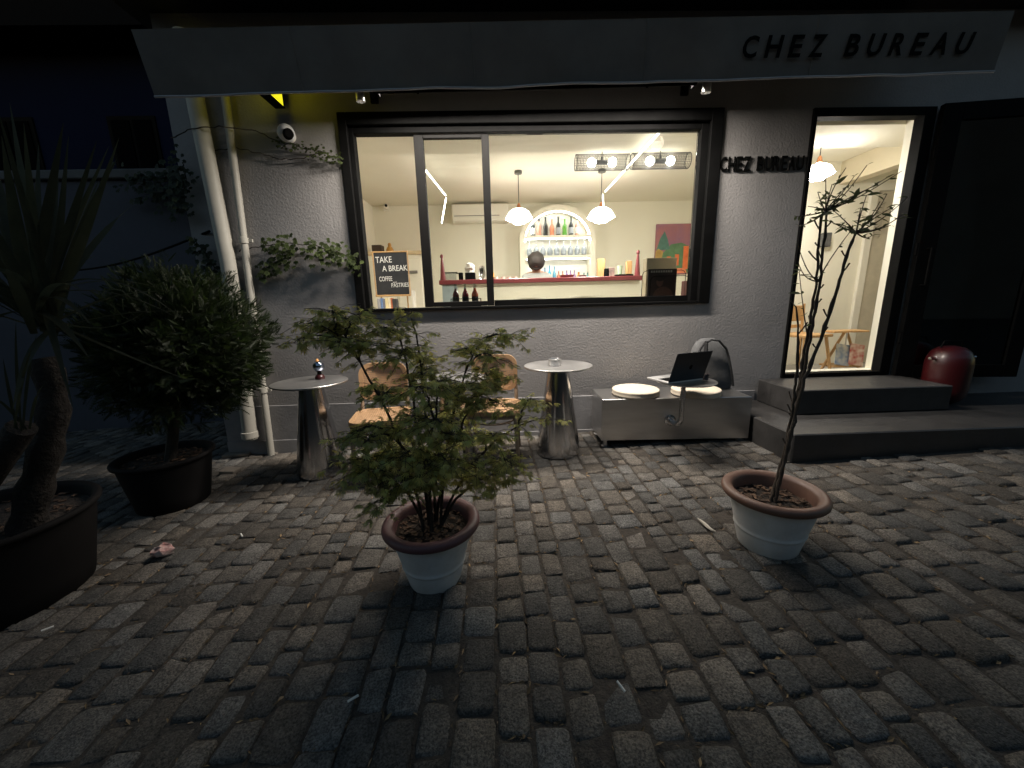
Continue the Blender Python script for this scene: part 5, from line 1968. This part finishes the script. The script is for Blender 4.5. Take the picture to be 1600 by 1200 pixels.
def mesh_lamp(x0, x1, y, z, label):
    t = thing('mesh_lamp', label, 'lamp', ((x0 + x1) / 2, y, z), group='wire mesh cylinder lamps')
    r = 0.073
    wire = pm('dark_wire', (0.03, 0.03, 0.032), 0.5)
    xm = (x0 + x1) / 2
    mb = MB()
    for k in range(30):
        a_ = 2 * math.pi * k / 30
        mb.tube([(x0, y + r * math.cos(a_), z + r * math.sin(a_)), (x1, y + r * math.cos(a_), z + r * math.sin(a_))], 0.0021, 3, caps=False)
    nr = 34
    for k in range(nr + 1):
        xx = x0 + (x1 - x0) * k / nr
        mb.tube([(xx, y + r * math.cos(2 * math.pi * j / 20), z + r * math.sin(2 * math.pi * j / 20)) for j in range(21)], 0.002, 3, caps=False)
    mb.build('mesh_shade', wire, t)
    for xx in (x0, x1):
        mb = MB()
        mb.torus((xx, y, z), r, 0.004, 28, 6, Matrix.Rotation(R(90), 4, 'Y'))
        mb.build('end_ring', wire, t, smooth=True)
    mb = MB()
    mb.tube([(xm - 0.06, y, z), (xm + 0.06, y, z)], 0.02, 12)
    mb.tube([(xm, y, z), (xm, y, z + 0.05)], 0.012, 8)
    mb.build('socket', wire, t, smooth=True)
    mb = MB()
    mb.tube([(xm, y, z + 0.05), (xm, y, CEIL)], 0.004, 6)
    mb.build('rod', wire, t)
    for s_ in (-1, 1):
        mb = MB()
        mb.sphere((xm + s_ * 0.105, y, z), 0.043, 14, 8)
        mb.build('bulb', M_bulb, t, smooth=True)
    return t


mesh_lamp(0.815, 1.345, 4.22, 2.595, 'left of the two dark wire mesh cylinder lamps near the window')
mesh_lamp(1.385, 1.96, 4.22, 2.60, 'right of the two dark wire mesh cylinder lamps near the window')

# ---- painting on the back wall
pic = thing('painting', 'colourful painting of a green house under a purple sky on the back wall', 'painting', (2.84, BACK, 1.58))
mb = MB()
mb.rbox(2.56, 3.12, BACK - 0.035, BACK - 0.002, 1.62, 2.40, 0.004)
mb.build('canvas', pm('purple_paint', (0.22, 0.12, 0.24), 0.7, col2=(0.42, 0.16, 0.14), vs_=3), pic)


def paint(name, pts, col, lay):
    mb = MB()
    mb.prism([(2.56 + 0.56 * u, BACK - 0.036 - 0.001 * lay, 1.62 + 0.78 * v) for u, v in pts], (0, 0.001, 0))
    return mb.build(name, pm('paint_' + name, col, 0.7, var=0.25, vs_=14), pic)


paint('painted_hill', [(0, 0.02), (1, 0.02), (1, 0.55), (0.75, 0.63), (0.45, 0.6), (0.25, 0.45), (0, 0.3)], (0.10, 0.20, 0.10), 1)
paint('painted_tree', [(0.02, 0.48), (0.42, 0.5), (0.34, 0.7), (0.24, 0.86), (0.12, 0.72)], (0.08, 0.18, 0.15), 2)
paint('painted_field', [(0.0, 0.30), (0.2, 0.33), (0.22, 0.46), (0.08, 0.52), (0.0, 0.46)], (0.45, 0.28, 0.08), 3)
paint('painted_window', [(0.34, 0.18), (0.46, 0.18), (0.46, 0.36), (0.34, 0.36)], (0.75, 0.18, 0.06), 3)
paint('painted_window', [(0.58, 0.18), (0.70, 0.18), (0.70, 0.40), (0.58, 0.40)], (0.75, 0.18, 0.06), 3)
paint('painted_column', [(0.82, 0.1), (0.97, 0.1), (0.97, 0.56), (0.82, 0.56)], (0.75, 0.17, 0.05), 3)
paint('painted_path', [(0.3, 0.02), (0.95, 0.02), (0.9, 0.12), (0.4, 0.12)], (0.78, 0.24, 0.12), 4)

# ---- person bending behind the bar
person = thing('person', 'person with dark curly hair and pale shirt bending over behind the bar', 'person', (0.56, 5.86, FLOOR))


def make_person():
    V, E, RR = [], [], []

    def v(p, r, par=None):
        V.append(Vector(p))
        RR.append(r)
        if par is not None:
            E.append((par, len(V) - 1))
        return len(V) - 1

    X, Yp = 0.56, 5.86
    pel = v((X, Yp, 1.20), (0.15, 0.12))
    sp1 = v((X, Yp - 0.02, 1.38), (0.14, 0.11), pel)
    ch = v((X - 0.005, Yp - 0.07, 1.55), (0.165, 0.115), sp1)
    nk = v((X - 0.01, Yp - 0.12, 1.66), (0.06, 0.06), ch)
    hd0 = v((X - 0.015, Yp - 0.16, 1.715), (0.07, 0.075), nk)
    hd1 = v((X - 0.02, Yp - 0.18, 1.80), (0.085, 0.10), hd0)
    v((X - 0.02, Yp - 0.17, 1.865), (0.06, 0.07), hd1)
    v((X - 0.035, Yp - 0.285, 1.765), (0.016, 0.016), hd1)
    for s_ in (-1, 1):
        shd = v((X + s_ * 0.175, Yp - 0.08, 1.575), (0.07, 0.065), ch)
        elb = v((X + s_ * 0.25, Yp - 0.12, 1.33), (0.047, 0.047), shd)
        wr = v((X + s_ * 0.16, Yp - 0.27, 1.25), (0.03, 0.026), elb)
        pa = v((X + s_ * 0.13, Yp - 0.34, 1.245), (0.04, 0.018), wr)
        for f in range(4):
            k1 = v((X + s_ * (0.145 - 0.019 * f), Yp - 0.385, 1.243), (0.009, 0.009), pa)
            v((X + s_ * (0.145 - 0.02 * f), Yp - 0.415 - 0.006 * (f in (1, 2)), 1.22), (0.008, 0.008), k1)
        th = v((X + s_ * 0.09, Yp - 0.33, 1.24), (0.010, 0.010), pa)
        v((X + s_ * 0.075, Yp - 0.36, 1.23), (0.009, 0.009), th)
        hip = v((X + s_ * 0.09, Yp, 1.12), (0.095, 0.1), pel)
        kn = v((X + s_ * 0.10, Yp - 0.01, 0.82), (0.062, 0.065), hip)
        an = v((X + s_ * 0.10, Yp + 0.02, 0.44), (0.042, 0.045), kn)
        v((X + s_ * 0.11, Yp - 0.12, 0.395), (0.042, 0.032), an)
    me = bpy.data.meshes.new('body_source')
    me.from_pydata([tuple(p) for p in V], E, [])
    ob = bpy.data.objects.new('body_source', me)
    COL.objects.link(ob)
    bpy.context.view_layer.objects.active = ob
    sk = ob.modifiers.new('skin', 'SKIN')
    sk.use_smooth_shade = True
    if not me.skin_vertices:
        bpy.ops.object.select_all(action='DESELECT')
        ob.select_set(True)
        bpy.ops.mesh.customdata_skin_add()
    for i, r in enumerate(RR):
        me.skin_vertices[0].data[i].radius = r
        me.skin_vertices[0].data[i].use_root = (i == 0)
    ob.modifiers.new('sub', 'SUBSURF').levels = 2
    bpy.context.view_layer.update()
    res = bpy.data.meshes.new_from_object(ob.evaluated_get(bpy.context.evaluated_depsgraph_get()))
    bpy.data.objects.remove(ob)
    bpy.data.meshes.remove(me)
    res.name = 'body'
    skin = pm('skin', (0.42, 0.25, 0.17), 0.55, var=0.05)
    shirt = pm('pale_shirt', (0.36, 0.37, 0.35), 0.9, var=0.08)
    trou = pm('dark_trousers', (0.03, 0.03, 0.035), 0.9)
    for m in (shirt, skin, trou):
        res.materials.append(m)
    for p in res.polygons:
        c = p.center
        if c.z > 1.64 or (c.y < Yp - 0.2 and c.z < 1.32):
            p.material_index = 1
        elif c.z < 1.14:
            p.material_index = 2
        p.use_smooth = True
    off = person.location
    for vv in res.vertices:
        vv.co -= off
    res.color_attributes.new('tint', 'FLOAT_COLOR', 'POINT')
    o = bpy.data.objects.new('body', res)
    COL.objects.link(o)
    o.parent = person
    mb = MB()
    hc = Vector((X - 0.015, Yp - 0.175, 1.80))
    vs, fs = [], []
    n, m = 22, 14
    for i in range(m + 1):
        for j in range(n):
            ph, th = math.pi * i / m, 2 * math.pi * j / n
            d = Vector((math.sin(ph) * math.cos(th), math.sin(ph) * math.sin(th), math.cos(ph)))
            r = 0.124 + 0.016 * noise.noise(d * 5) + 0.010 * noise.noise(d * 12)
            p = hc + Vector((d.x * r, d.y * r * 1.12, d.z * r * 1.05))
            if d.y < -0.3 and d.z < -0.55:
                p.y = max(p.y, hc.y - 0.06)
            vs.append(p)
    for i in range(m):
        for j in range(n):
            fs.append((i * n + j, (i + 1) * n + j, (i + 1) * n + (j + 1) % n, i * n + (j + 1) % n))
    mb._add(vs, fs)
    mb.build('hair', pm('dark_hair', (0.03, 0.024, 0.02), 0.7, var=0.4, vs_=40, bump=0.8, bs=70), person, smooth=True, auto=80)


make_person()


# ---- things on the counter
def single(mb, name, mat, label, cat, origin, group=None, smooth=True):
    return tag(mb.build(name, mat, smooth=smooth, origin=origin), label, cat, group)


def cup(x, y, z, r, h, mat, name, label, cat, group=None):
    mb = MB()
    mb.lathe([(0.0, 0.0), (r * 0.75, 0.0), (r, h), (r * 0.92, h), (r * 0.68, 0.008), (0.0, 0.008)], 16, (x, y, z), caps=False)
    return single(mb, name, mat, label, cat, (x, y, z), group)


C0 = CT + 0.001
x = (-0.625, 5.2, 1.602)[0]
t = thing('glass_display_box', 'small clear display box with a dark lid on the left of the bar', 'box', (x, 5.2, C0))
mb = MB()
mb.box(x - 0.09, x + 0.09, 5.12, 5.28, C0, C0 + 0.09)
mb.build('box', M_cgl, t)
mb = MB()
mb.rbox(x - 0.105, x + 0.105, 5.11, 5.29, C0 + 0.091, C0 + 0.103, 0.003)
mb.build('lid', M_black, t)
x = (-0.484, 5.2, 1.599)[0]
mb = MB()
mb.lathe([(0.0, 0), (0.028, 0), (0.03, 0.09), (0.025, 0.1), (0.0, 0.102)], 16, (x, 5.2, C0), caps=False)
single(mb, 'black_tin', M_black, 'slim black tin beside the clear display box on the bar', 'tin', (x, 5.2, C0))
x = (-0.36, 5.2, 1.596)[0]
t = thing('napkin_holder', 'black napkin holder stuffed with white paper on the bar', 'holder', (x, 5.2, C0))
mb = MB()
mb.rbox(x - 0.065, x + 0.065, 5.14, 5.26, C0, C0 + 0.095, 0.006)
mb.build('box', M_black, t)
mb = MB()
mb.sphere((x, 5.2, C0 + 0.15), 0.07, 12, 8, (0.9, 0.7, 1.1))
mb.v = [tuple(Vector(v) + Vector((noise.noise(Vector(v) * 30), noise.noise(Vector(v) * 30 + Vector((3, 0, 0))), noise.noise(Vector(v) * 30 + Vector((0, 3, 0))))) * 0.025) for v in mb.v]
mb.build('paper', pm('paper_white', (0.7, 0.7, 0.66), 0.8), t)
x = (-0.209, 5.2, 1.617)[0]
t = thing('steel_dish', 'upright oval steel dish behind the window sash on the bar', 'dish', (x, 5.25, C0))
mb = MB()
mb.lathe([(0.0, 0.0), (0.07, 0.004), (0.09, 0.018), (0.092, 0.02), (0.07, 0.009), (0.0, 0.005)], 24, (x, 5.25, C0 + 0.093), Matrix.Rotation(R(85), 4, 'X'), caps=False, sx=0.5)
mb.build('plate', M_steel, t, smooth=True)
mb = MB()
mb.box(x - 0.03, x + 0.03, 5.22, 5.28, C0, C0 + 0.012)
mb.build('stand', M_black, t)
x = (-0.077, 5.2, 1.59)[0]
bottle(x, 5.2, C0, 0.15, 0.026, (bm('honey', (0.65, 0.36, 0.06)), bm('honey2', (0.5, 0.3, 0.1)), None), 'honey coloured squeeze bottle right of the window sash on the bar', 'small items on the bar')
for i, px_ in enumerate((-0.03, 0.06, 0.14, 0.22)):
    cup(px_, 5.18 + 0.02 * (i % 2), C0, 0.028, 0.035, M_white, 'white_cup', '%s small white cup from the left on the bar' % ORD[i], 'cup', 'white cups on the bar')
x = (0.911, 5.2, 1.559)[0]
cup(x, 5.25, C0, 0.10, 0.04, M_redwood, 'red_bowl', 'shallow dark red bowl on the bar below the arch', 'bowl')
x = (1.114, 5.2, 1.563)[0]
mb = MB()
mb.sphere((x, 5.25, C0 + 0.0205), 0.055, 14, 8, (1.1, 1, 0.37))
single(mb, 'dark_cloth', pm('dark_red_cloth', (0.05, 0.012, 0.014), 0.95, bump=0.5), 'folded dark cloth on the bar right of the red bowl', 'cloth', (x, 5.25, C0))


def block(px0, px1, top, name, mat, label, cat, y=5.25, parts=None):
    mb = MB()
    mb.rbox(px0, px1, y - 0.04, y + 0.04, C0, C0 + top, 0.004)
    return single(mb, name, mat, label, cat, ((px0 + px1) / 2, y, C0), smooth=False)


block((1.312, 5.25, 1.561)[0], (1.406, 5.25, 1.559)[0], 0.235, 'wooden_box', M_wood, 'upright wooden box on the bar right of the arch', 'box')
x = (1.409, 5.15, 1.553)[0]
mb = MB()
mb.lathe([(0.0, 0.0), (0.033, 0), (0.033, 0.095), (0.028, 0.105), (0.0, 0.106)], 16, (x, 5.15, C0), caps=False)
single(mb, 'black_jar', M_black, 'round black jar in front of the upright wooden box', 'jar', (x, 5.15, C0))
block((1.438, 5.15, 1.552)[0], (1.506, 5.15, 1.55)[0], 0.115, 'photo_card', pm('photo_card', (0.08, 0.06, 0.06), 0.6, col2=(0.45, 0.32, 0.28), vs_=18), 'dark picture card standing beside the black jar', 'card', 5.15)
x = (1.612, 5.25, 1.555)[0]
cup(x, 5.25, C0 + 0.033, 0.036, 0.11, pm('green_glass', (0.45, 0.60, 0.42), 0.2), 'green_glass', 'pale green glass on the bar left of the right red cone', 'glass')
mb = MB()
mb.rbox(x - 0.06, x + 0.16, 5.17, 5.33, C0, C0 + 0.032, 0.004)
single(mb, 'dark_tray', M_black, 'low dark tray under the green glass on the bar', 'tray', (x, 5.25, C0), smooth=False)
xx = (1.732, 5.25, 1.552)[0]
mb = MB()
mb.rbox(xx - 0.035, xx + 0.035, 5.215, 5.285, C0 + 0.033, C0 + 0.20, 0.004)
single(mb, 'wooden_block', M_wood, 'narrow wooden block on the dark tray beside the right red cone', 'block', (xx, 5.25, C0 + 0.033), smooth=False)

# small round tables between window and bar
for (px_, lab) in (((0.363, 4.5, 1.28), 'white round table top just above the window ledge, left one'), ((0.989, 4.5, 1.286), 'white round table top just above the window ledge, right one')):
    t = thing('round_bar_table', lab, 'table', (px_[0], 4.5, FLOOR), group='round tables inside')
    mb = MB()
    mb.lathe([(0.0, px_[2] - 0.018), (0.17, px_[2] - 0.018), (0.175, px_[2] - 0.009), (0.17, px_[2]), (0.0, px_[2])], 32, (px_[0], 4.5, 0), caps=False)
    mb.build('table_top', M_white, t, smooth=True)
    mb = MB()
    mb.tube([(px_[0], 4.5, FLOOR), (px_[0], 4.5, px_[2] - 0.018)], 0.02, 10)
    mb.build('post', M_black, t)

# ---- things on the window ledge
LZ = WIN[2] + 0.0055
t = thing('menu_board', 'black chalkboard reading take a break in the open left bay', 'chalkboard', ((-1.013, 3.78, 1.284)[0], 3.78, LZ))
bl, br = (-1.154, 3.78, 1.328), (-0.834, 3.78, 1.333)
tl, tr = (-1.144, 3.78, 1.733), (-0.837, 3.78, 1.738)
x0_, x1_ = bl[0] - 0.006, br[0]
zt, zb_ = tl[2], bl[2]
mb = MB()
mb.box(x0_ + 0.012, x1_ - 0.012, 3.775, 3.787, zb_ + 0.012, zt - 0.012)
mb.build('board', M_board, t)
mb = MB()
mb.rbox(x0_, x1_, 3.77, 3.79, zt - 0.012, zt, 0.002)
mb.rbox(x0_, x1_, 3.76, 3.79, zb_ - 0.004, zb_ + 0.012, 0.002)
mb.rbox(x0_, x0_ + 0.006, 3.772, 3.79, zb_ + 0.012, zt - 0.012, 0.001)
mb.rbox(x1_ - 0.006, x1_, 3.772, 3.79, zb_ + 0.012, zt - 0.012, 0.001)
mb.build('frame', M_wood, t)
for xx in (x0_ + 0.04, x1_ - 0.04):
    mb = MB()
    mb.tube([(xx, 3.80, zt - 0.1), (xx, 3.81, LZ)], 0.007, 6)
    mb.build('leg', M_wood, t)
bw_, bh_ = x1_ - x0_, zt - zb_
for body, u, v_, w, h in (('TAKE', 0.08, 0.745, 0.46, 0.135), ('A BREAK', 0.25, 0.555, 0.72, 0.125), ('COFFEE', 0.14, 0.335, 0.37, 0.105), ('and', 0.52, 0.295, 0.10, 0.035), ('PASTRIES', 0.47, 0.195, 0.50, 0.095)):
    text_obj('chalk_lettering', body, M_chalk, plane_M((x0_ + bw_ * u, 3.7738, zb_ + bh_ * v_), (1, 0, 0.02), (0, 0, 1)), width=bw_ * w, height=bh_ * h, ext=0.0004, off=0.006, parent=t)
bx_ = (-1.127, 3.74, 1.227)[0]
for i, (w, h, c, nm) in enumerate(((0.03, 0.095, (0.30, 0.30, 0.32), 'grey'), (0.022, 0.098, (0.12, 0.20, 0.38), 'blue'), (0.02, 0.09, (0.15, 0.16, 0.2), 'slate'), (0.03, 0.1, (0.62, 0.52, 0.30), 'buff'),
                                   (0.022, 0.1, (0.66, 0.58, 0.42), 'cream'), (0.015, 0.098, (0.45, 0.13, 0.05), 'rust'), (0.04, 0.09, (0.03, 0.03, 0.03), 'black'))):
    t = thing('small_book', '%s small book in the row under the chalkboard' % nm, 'book', (bx_ + w / 2, 3.72, LZ), group='books under the chalkboard')
    mb = MB()
    mb.rbox(bx_ + 0.001, bx_ + w - 0.001, 3.68, 3.75, LZ + 0.001, LZ + h, 0.002)
    mb.build('cover', pm('book_' + nm, c, 0.6), t)
    mb = MB()
    mb.box(bx_ + 0.003, bx_ + w - 0.003, 3.683, 3.7505, LZ + h - 0.001, LZ + h + 0.0005)
    mb.build('pages', M_white, t)
    bx_ += w
mb = MB()
pz = (-0.814, 3.74, 1.396)
mb.rbox(pz[0], pz[0] + 0.03, 3.73, 3.75, LZ, LZ + 0.16, 0.003)
single(mb, 'card_stand', M_white, 'small white card standing at the right edge of the chalkboard', 'card', (pz[0], 3.74, LZ), smooth=False)
redm = [bm('sauce_dark', (0.10, 0.012, 0.014)), bm('sauce_red', (0.22, 0.02, 0.03)), bm('sauce_orange', (0.55, 0.10, 0.04))]
rk = thing('bottle_rack', 'dark wire rack holding three sauce bottles on the ledge', 'rack', ((-0.313, 3.7, 1.295)[0], 3.7, LZ))
xa, xb_ = (-0.443, 3.7, 1.328)[0], (-0.169, 3.7, 1.321)[0]
mb = MB()
for zz in (LZ + 0.006, LZ + 0.075):
    mb.tube([(xa, 3.655, zz), (xb_, 3.655, zz), (xb_, 3.745, zz), (xa, 3.745, zz), (xa, 3.655, zz)], 0.003, 6)
for xx in (xa, xb_):
    for yy in (3.655, 3.745):
        mb.tube([(xx, yy, LZ), (xx, yy, LZ + 0.075)], 0.003, 6)
mb.build('wire_frame', M_black, rk)
for i, px_ in enumerate(((-0.401, 3.7, 1.327)[0], (-0.312, 3.7, 1.324)[0], (-0.222, 3.7, 1.322)[0])):
    t = bottle(px_, 3.7, LZ + 0.001, 0.21, 0.031, (redm[i], M_cgl, M_board), '%s sauce bottle with clear neck, %s from the left on the window ledge' % (('dark brown', 'dark red', 'orange-red')[i], ORD[i]), 'sauce bottles on the ledge')

# magazine rack at the right end of the ledge
mr = thing('magazine_rack', 'black wire magazine rack at the right end of the window ledge', 'rack', ((1.656, 3.72, 1.247)[0], 3.72, LZ))
xa, xb_ = (1.364, 3.72, 1.284)[0], (1.779, 3.72, 1.274)[0]
mb = MB()
for yy, zt_ in ((3.655, 0.235), (3.73, 0.29)):
    x_a, x_b = xa + (0.05 if yy < 3.7 else 0), xb_ + (0.0 if yy < 3.7 else 0.0)
    pts = [(x_a, yy, LZ), (x_a, yy, LZ + zt_ - 0.04), (x_a + 0.012, yy, LZ + zt_ - 0.012), (x_a + 0.04, yy, LZ + zt_), (x_b - 0.04, yy, LZ + zt_), (x_b - 0.012, yy, LZ + zt_ - 0.012), (x_b, yy, LZ + zt_ - 0.04), (x_b, yy, LZ)]
    mb.tube(pts, 0.0032, 6)
mb.tube([(xa + 0.05, 3.655, LZ + 0.004), (xa, 3.73, LZ + 0.004)], 0.003, 5)
mb.tube([(xb_, 3.655, LZ + 0.004), (xb_, 3.73, LZ + 0.004)], 0.003, 5)
mb.build('wire_frame', M_black, mr, smooth=True)
ma, mz = (1.395, 3.67, 1.259), (1.646, 3.67, 1.259)
t = thing('magazine', 'dark brown magazine with a figure on its cover in the wire rack', 'magazine', (ma[0] + 0.12, 3.68, LZ))
mb = MB()
mb.rbox(ma[0], mz[0] + 0.02, 3.668, 3.676, LZ + 0.004, LZ + 0.30, 0.001)
mb.build('cover', pm('cover_brown', (0.030, 0.016, 0.014), 0.35, var=0.3, vs_=9), t)
mw = mz[0] + 0.02 - ma[0]


def cov(name, cx_, cz_, rx, rz, col, yy):
    mb = MB()
    mb.prism([(ma[0] + mw * (cx_ + rx * math.cos(2 * math.pi * i / 24)), yy, LZ + 0.004 + 0.296 * max(0.02, cz_ + rz * math.sin(2 * math.pi * i / 24))) for i in range(24)], (0, 0.0004, 0))
    mb.build(name, pm(name + '_print', col, 0.4, var=0.2, vs_=25), t)


cov('printed_figure', 0.55, 0.12, 0.36, 0.34, (0.10, 0.05, 0.038), 3.6672)
cov('printed_face', 0.42, 0.62, 0.12, 0.16, (0.13, 0.065, 0.05), 3.6670)
cov('printed_hair', 0.42, 0.74, 0.16, 0.12, (0.02, 0.012, 0.010), 3.6666)
mb = MB()
for i in range(9):
    mb.box(ma[0] + mw * (0.09 + 0.085 * i), ma[0] + mw * (0.15 + 0.085 * i), 3.6672, 3.6676, LZ + 0.268, LZ + 0.286)
mb.build('title_print', pm('title_grey', (0.4, 0.38, 0.36), 0.6), t)
ca, cb = (1.412, 3.8, 1.536), (1.699, 3.8, 1.618)
mb = MB()
mb.rbox(ca[0], cb[0], 3.76, 3.86, LZ + 0.001, cb[2], 0.003)
single(mb, 'cardboard_box', pm('kraft_card', (0.72, 0.62, 0.45), 0.85, var=0.06), 'pale cardboard box standing behind the magazine rack', 'box', ((ca[0] + cb[0]) / 2, 3.8, LZ), smooth=False)
ra = (1.769, 3.7, 1.274)
mb = MB()
mb.rbox(ra[0] + 0.008, ra[0] + 0.045, 3.66, 3.80, LZ + 0.001, LZ + 0.19, 0.003)
single(mb, 'red_book', M_redwood, 'dark red book standing right of the magazine rack', 'book', (ra[0] + 0.03, 3.73, LZ), smooth=False)

# ---- cupboard at the left back
cu = thing('cupboard', 'tall cream cupboard in the back left corner', 'cupboard', (-1.45, 6.1, FLOOR))
xa, xb_, zt = -1.88, (-1.071, 5.85, 1.564)[0], (-1.26, 5.85, 1.995)[2]
mb = MB()
mb.box(xa, xb_, 5.85, 6.48, FLOOR, zt - 0.05)
mb.build('carcass', M_cream, cu)
mb = MB()
mb.rbox(xa, xb_ + 0.02, 5.82, 6.48, zt - 0.05, zt, 0.005)
mb.build('cornice', pm('warm_cream', (0.66, 0.52, 0.32), 0.6), cu)
for i in range(2):
    a_, b_ = xa + (xb_ - xa) * (0.04 + 0.48 * i), xa + (xb_ - xa) * (0.48 + 0.48 * i)
    mb = MB()
    mb.rbox(a_, b_, 5.828, 5.849, FLOOR + 0.1, zt - 0.12, 0.008)
    d_ = mb.build('door', M_cream, cu)
    mb = MB()
    mb.rbox(b_ - 0.2, b_ - 0.06, 5.81, 5.828, 1.68, 1.72, 0.003)
    mb.build('handle', pm('handle_grey', (0.2, 0.19, 0.17), 0.5), d_)
pz = (-1.731, 5.95, 2.053)
mb = MB()
mb.rbox(pz[0] - 0.08, pz[0] + 0.06, 5.9, 6.05, zt + 0.001, zt + 0.10, 0.006)
single(mb, 'dark_box', pm('dark_brown_box', (0.05, 0.03, 0.02), 0.7), 'small dark box on top of the cream cupboard', 'box', (pz[0], 5.95, zt), smooth=False)
pz = (-1.565, 5.95, 2.05)
mb = MB()
mb.lathe([(0.0, 0.0), (0.05, 0.0), (0.055, 0.03), (0.03, 0.075), (0.02, 0.08), (0.026, 0.10), (0.018, 0.125), (0.0, 0.13)], 16, (pz[0], 5.95, zt + 0.001), caps=False)
single(mb, 'amber_figure', pm('amber_plastic', (0.45, 0.22, 0.04), 0.5), 'small amber coloured figure on top of the cream cupboard', 'ornament', (pz[0], 5.95, zt + 0.001))
pz = (-1.658, 6.3, 2.721)
t = thing('indoor_camera', 'small white camera high in the back left corner of the bar', 'camera', (-1.8, 6.4, pz[2]))
mb = MB()
mb.rbox(pz[0] - 0.09, pz[0] - 0.01, 6.44, BACK - 0.001, pz[2] - 0.05, pz[2] + 0.05, 0.005)
mb.build('mount', M_white, t)
mb = MB()
mb.tube([(pz[0] - 0.04, 6.44, pz[2]), (pz[0], 6.30, pz[2] - 0.01)], 0.03, 12)
b_ = mb.build('body', M_white, t, smooth=True)
mb = MB()
mb.tube([(pz[0], 6.30, pz[2] - 0.01), (pz[0] + 0.002, 6.292, pz[2] - 0.011)], 0.02, 12)
mb.build('lens', M_black, b_)

# ---- entry room seen through the doorway
wc = thing('wooden_chair', 'light wooden chair inside the doorway', 'chair', ((3.454, 4.3, 0.671)[0], 4.3, FLOOR), R(12))
mb = MB()
mb.rbox(-0.19, 0.19, -0.2, 0.18, 0.42, 0.45, 0.006)
mb.build('seat', M_wood, wc, world=False)
mb = MB()
mb.rbox(-0.17, 0.17, 0.17, 0.19, 0.58, 0.76, 0.006)
mb.build('backrest', M_wood, wc, world=False)
mb = MB()
mb.rbox(-0.17, 0.17, 0.172, 0.188, 0.50, 0.54, 0.004)
mb.build('back_slat', M_wood, wc, world=False)
for sx in (-1, 1):
    mb = MB()
    mb.tube([(sx * 0.18, 0.15, 0.0), (sx * 0.18, 0.18, 0.78)], 0.016, 8)
    mb.build('leg', M_wood, wc, world=False)
    mb = MB()
    mb.tube([(sx * 0.2, -0.22, 0.0), (sx * 0.15, -0.15, 0.42)], 0.016, 8)
    mb.build('leg', M_wood, wc, world=False)
rx = (3.862, 4.2, 0.671)[0]
rk = thing('wooden_magazine_stand', 'low wooden stand holding magazines inside the doorway', 'stand', (rx, 4.2, FLOOR))
zt_ = (3.834, 4.2, 0.843)[2]
mb = MB()
mb.rbox(rx - 0.2, rx + 0.2, 4.12, 4.3, zt_ - 0.02, zt_, 0.004)
mb.build('top', M_wood, rk)
for s_ in (-1, 1):
    mb = MB()
    mb.tube([(rx + s_ * 0.06, 4.2 + s_ * 0.05, zt_ - 0.02), (rx + s_ * 0.22, 4.2 - s_ * 0.02, FLOOR)], 0.014, 8)
    mb.build('leg', M_wood, rk)
mb = MB()
mb.rbox(rx - 0.17, rx + 0.17, 4.1, 4.3, FLOOR + 0.08, FLOOR + 0.1, 0.004)
mb.build('shelf', M_wood, rk)
mb = MB()
mb.tube([(rx + 0.02, 4.2, zt_ - 0.02), (rx + 0.02, 4.2, FLOOR + 0.1)], 0.008, 8)
mb.build('post', M_brushed, rk)
for i, (c, c2, nm) in enumerate((((0.15, 0.22, 0.34), (0.55, 0.52, 0.45), 'blue and cream'), ((0.35, 0.05, 0.04), (0.6, 0.5, 0.42), 'red and cream'))):
    Mx = Matrix.Translation((rx - 0.08 + 0.14 * i, 4.10 - 0.02 * i, FLOOR + 0.101)) @ Matrix.Rotation(R(-14), 4, 'X') @ Matrix.Rotation(R(10), 4, 'Y')
    mb = MB()
    mb.rbox(-0.08, 0.08, -0.004, 0.004, 0.004, 0.24, 0.001, Mx)
    single(mb, 'magazine', pm('magazine_%d' % i, c, 0.4, col2=c2, vs_=16, detail=1), '%s magazine leaning in the wooden stand inside the doorway' % nm, 'magazine', (rx - 0.08 + 0.14 * i, 4.1, FLOOR + 0.101), smooth=False)
hs = (3.959, 4.78, 1.881)
mb = MB()
mb.rbox(hs[0] - 0.05, hs[0] + 0.05, 4.74, 4.798, hs[2] - 0.08, hs[2] + 0.08, 0.006)
single(mb, 'wall_box', pm('dark_grey_box', (0.08, 0.08, 0.08), 0.5), 'small dark box on the entry wall behind the shrub', 'wall box', (hs[0], 4.798, hs[2]), smooth=False)
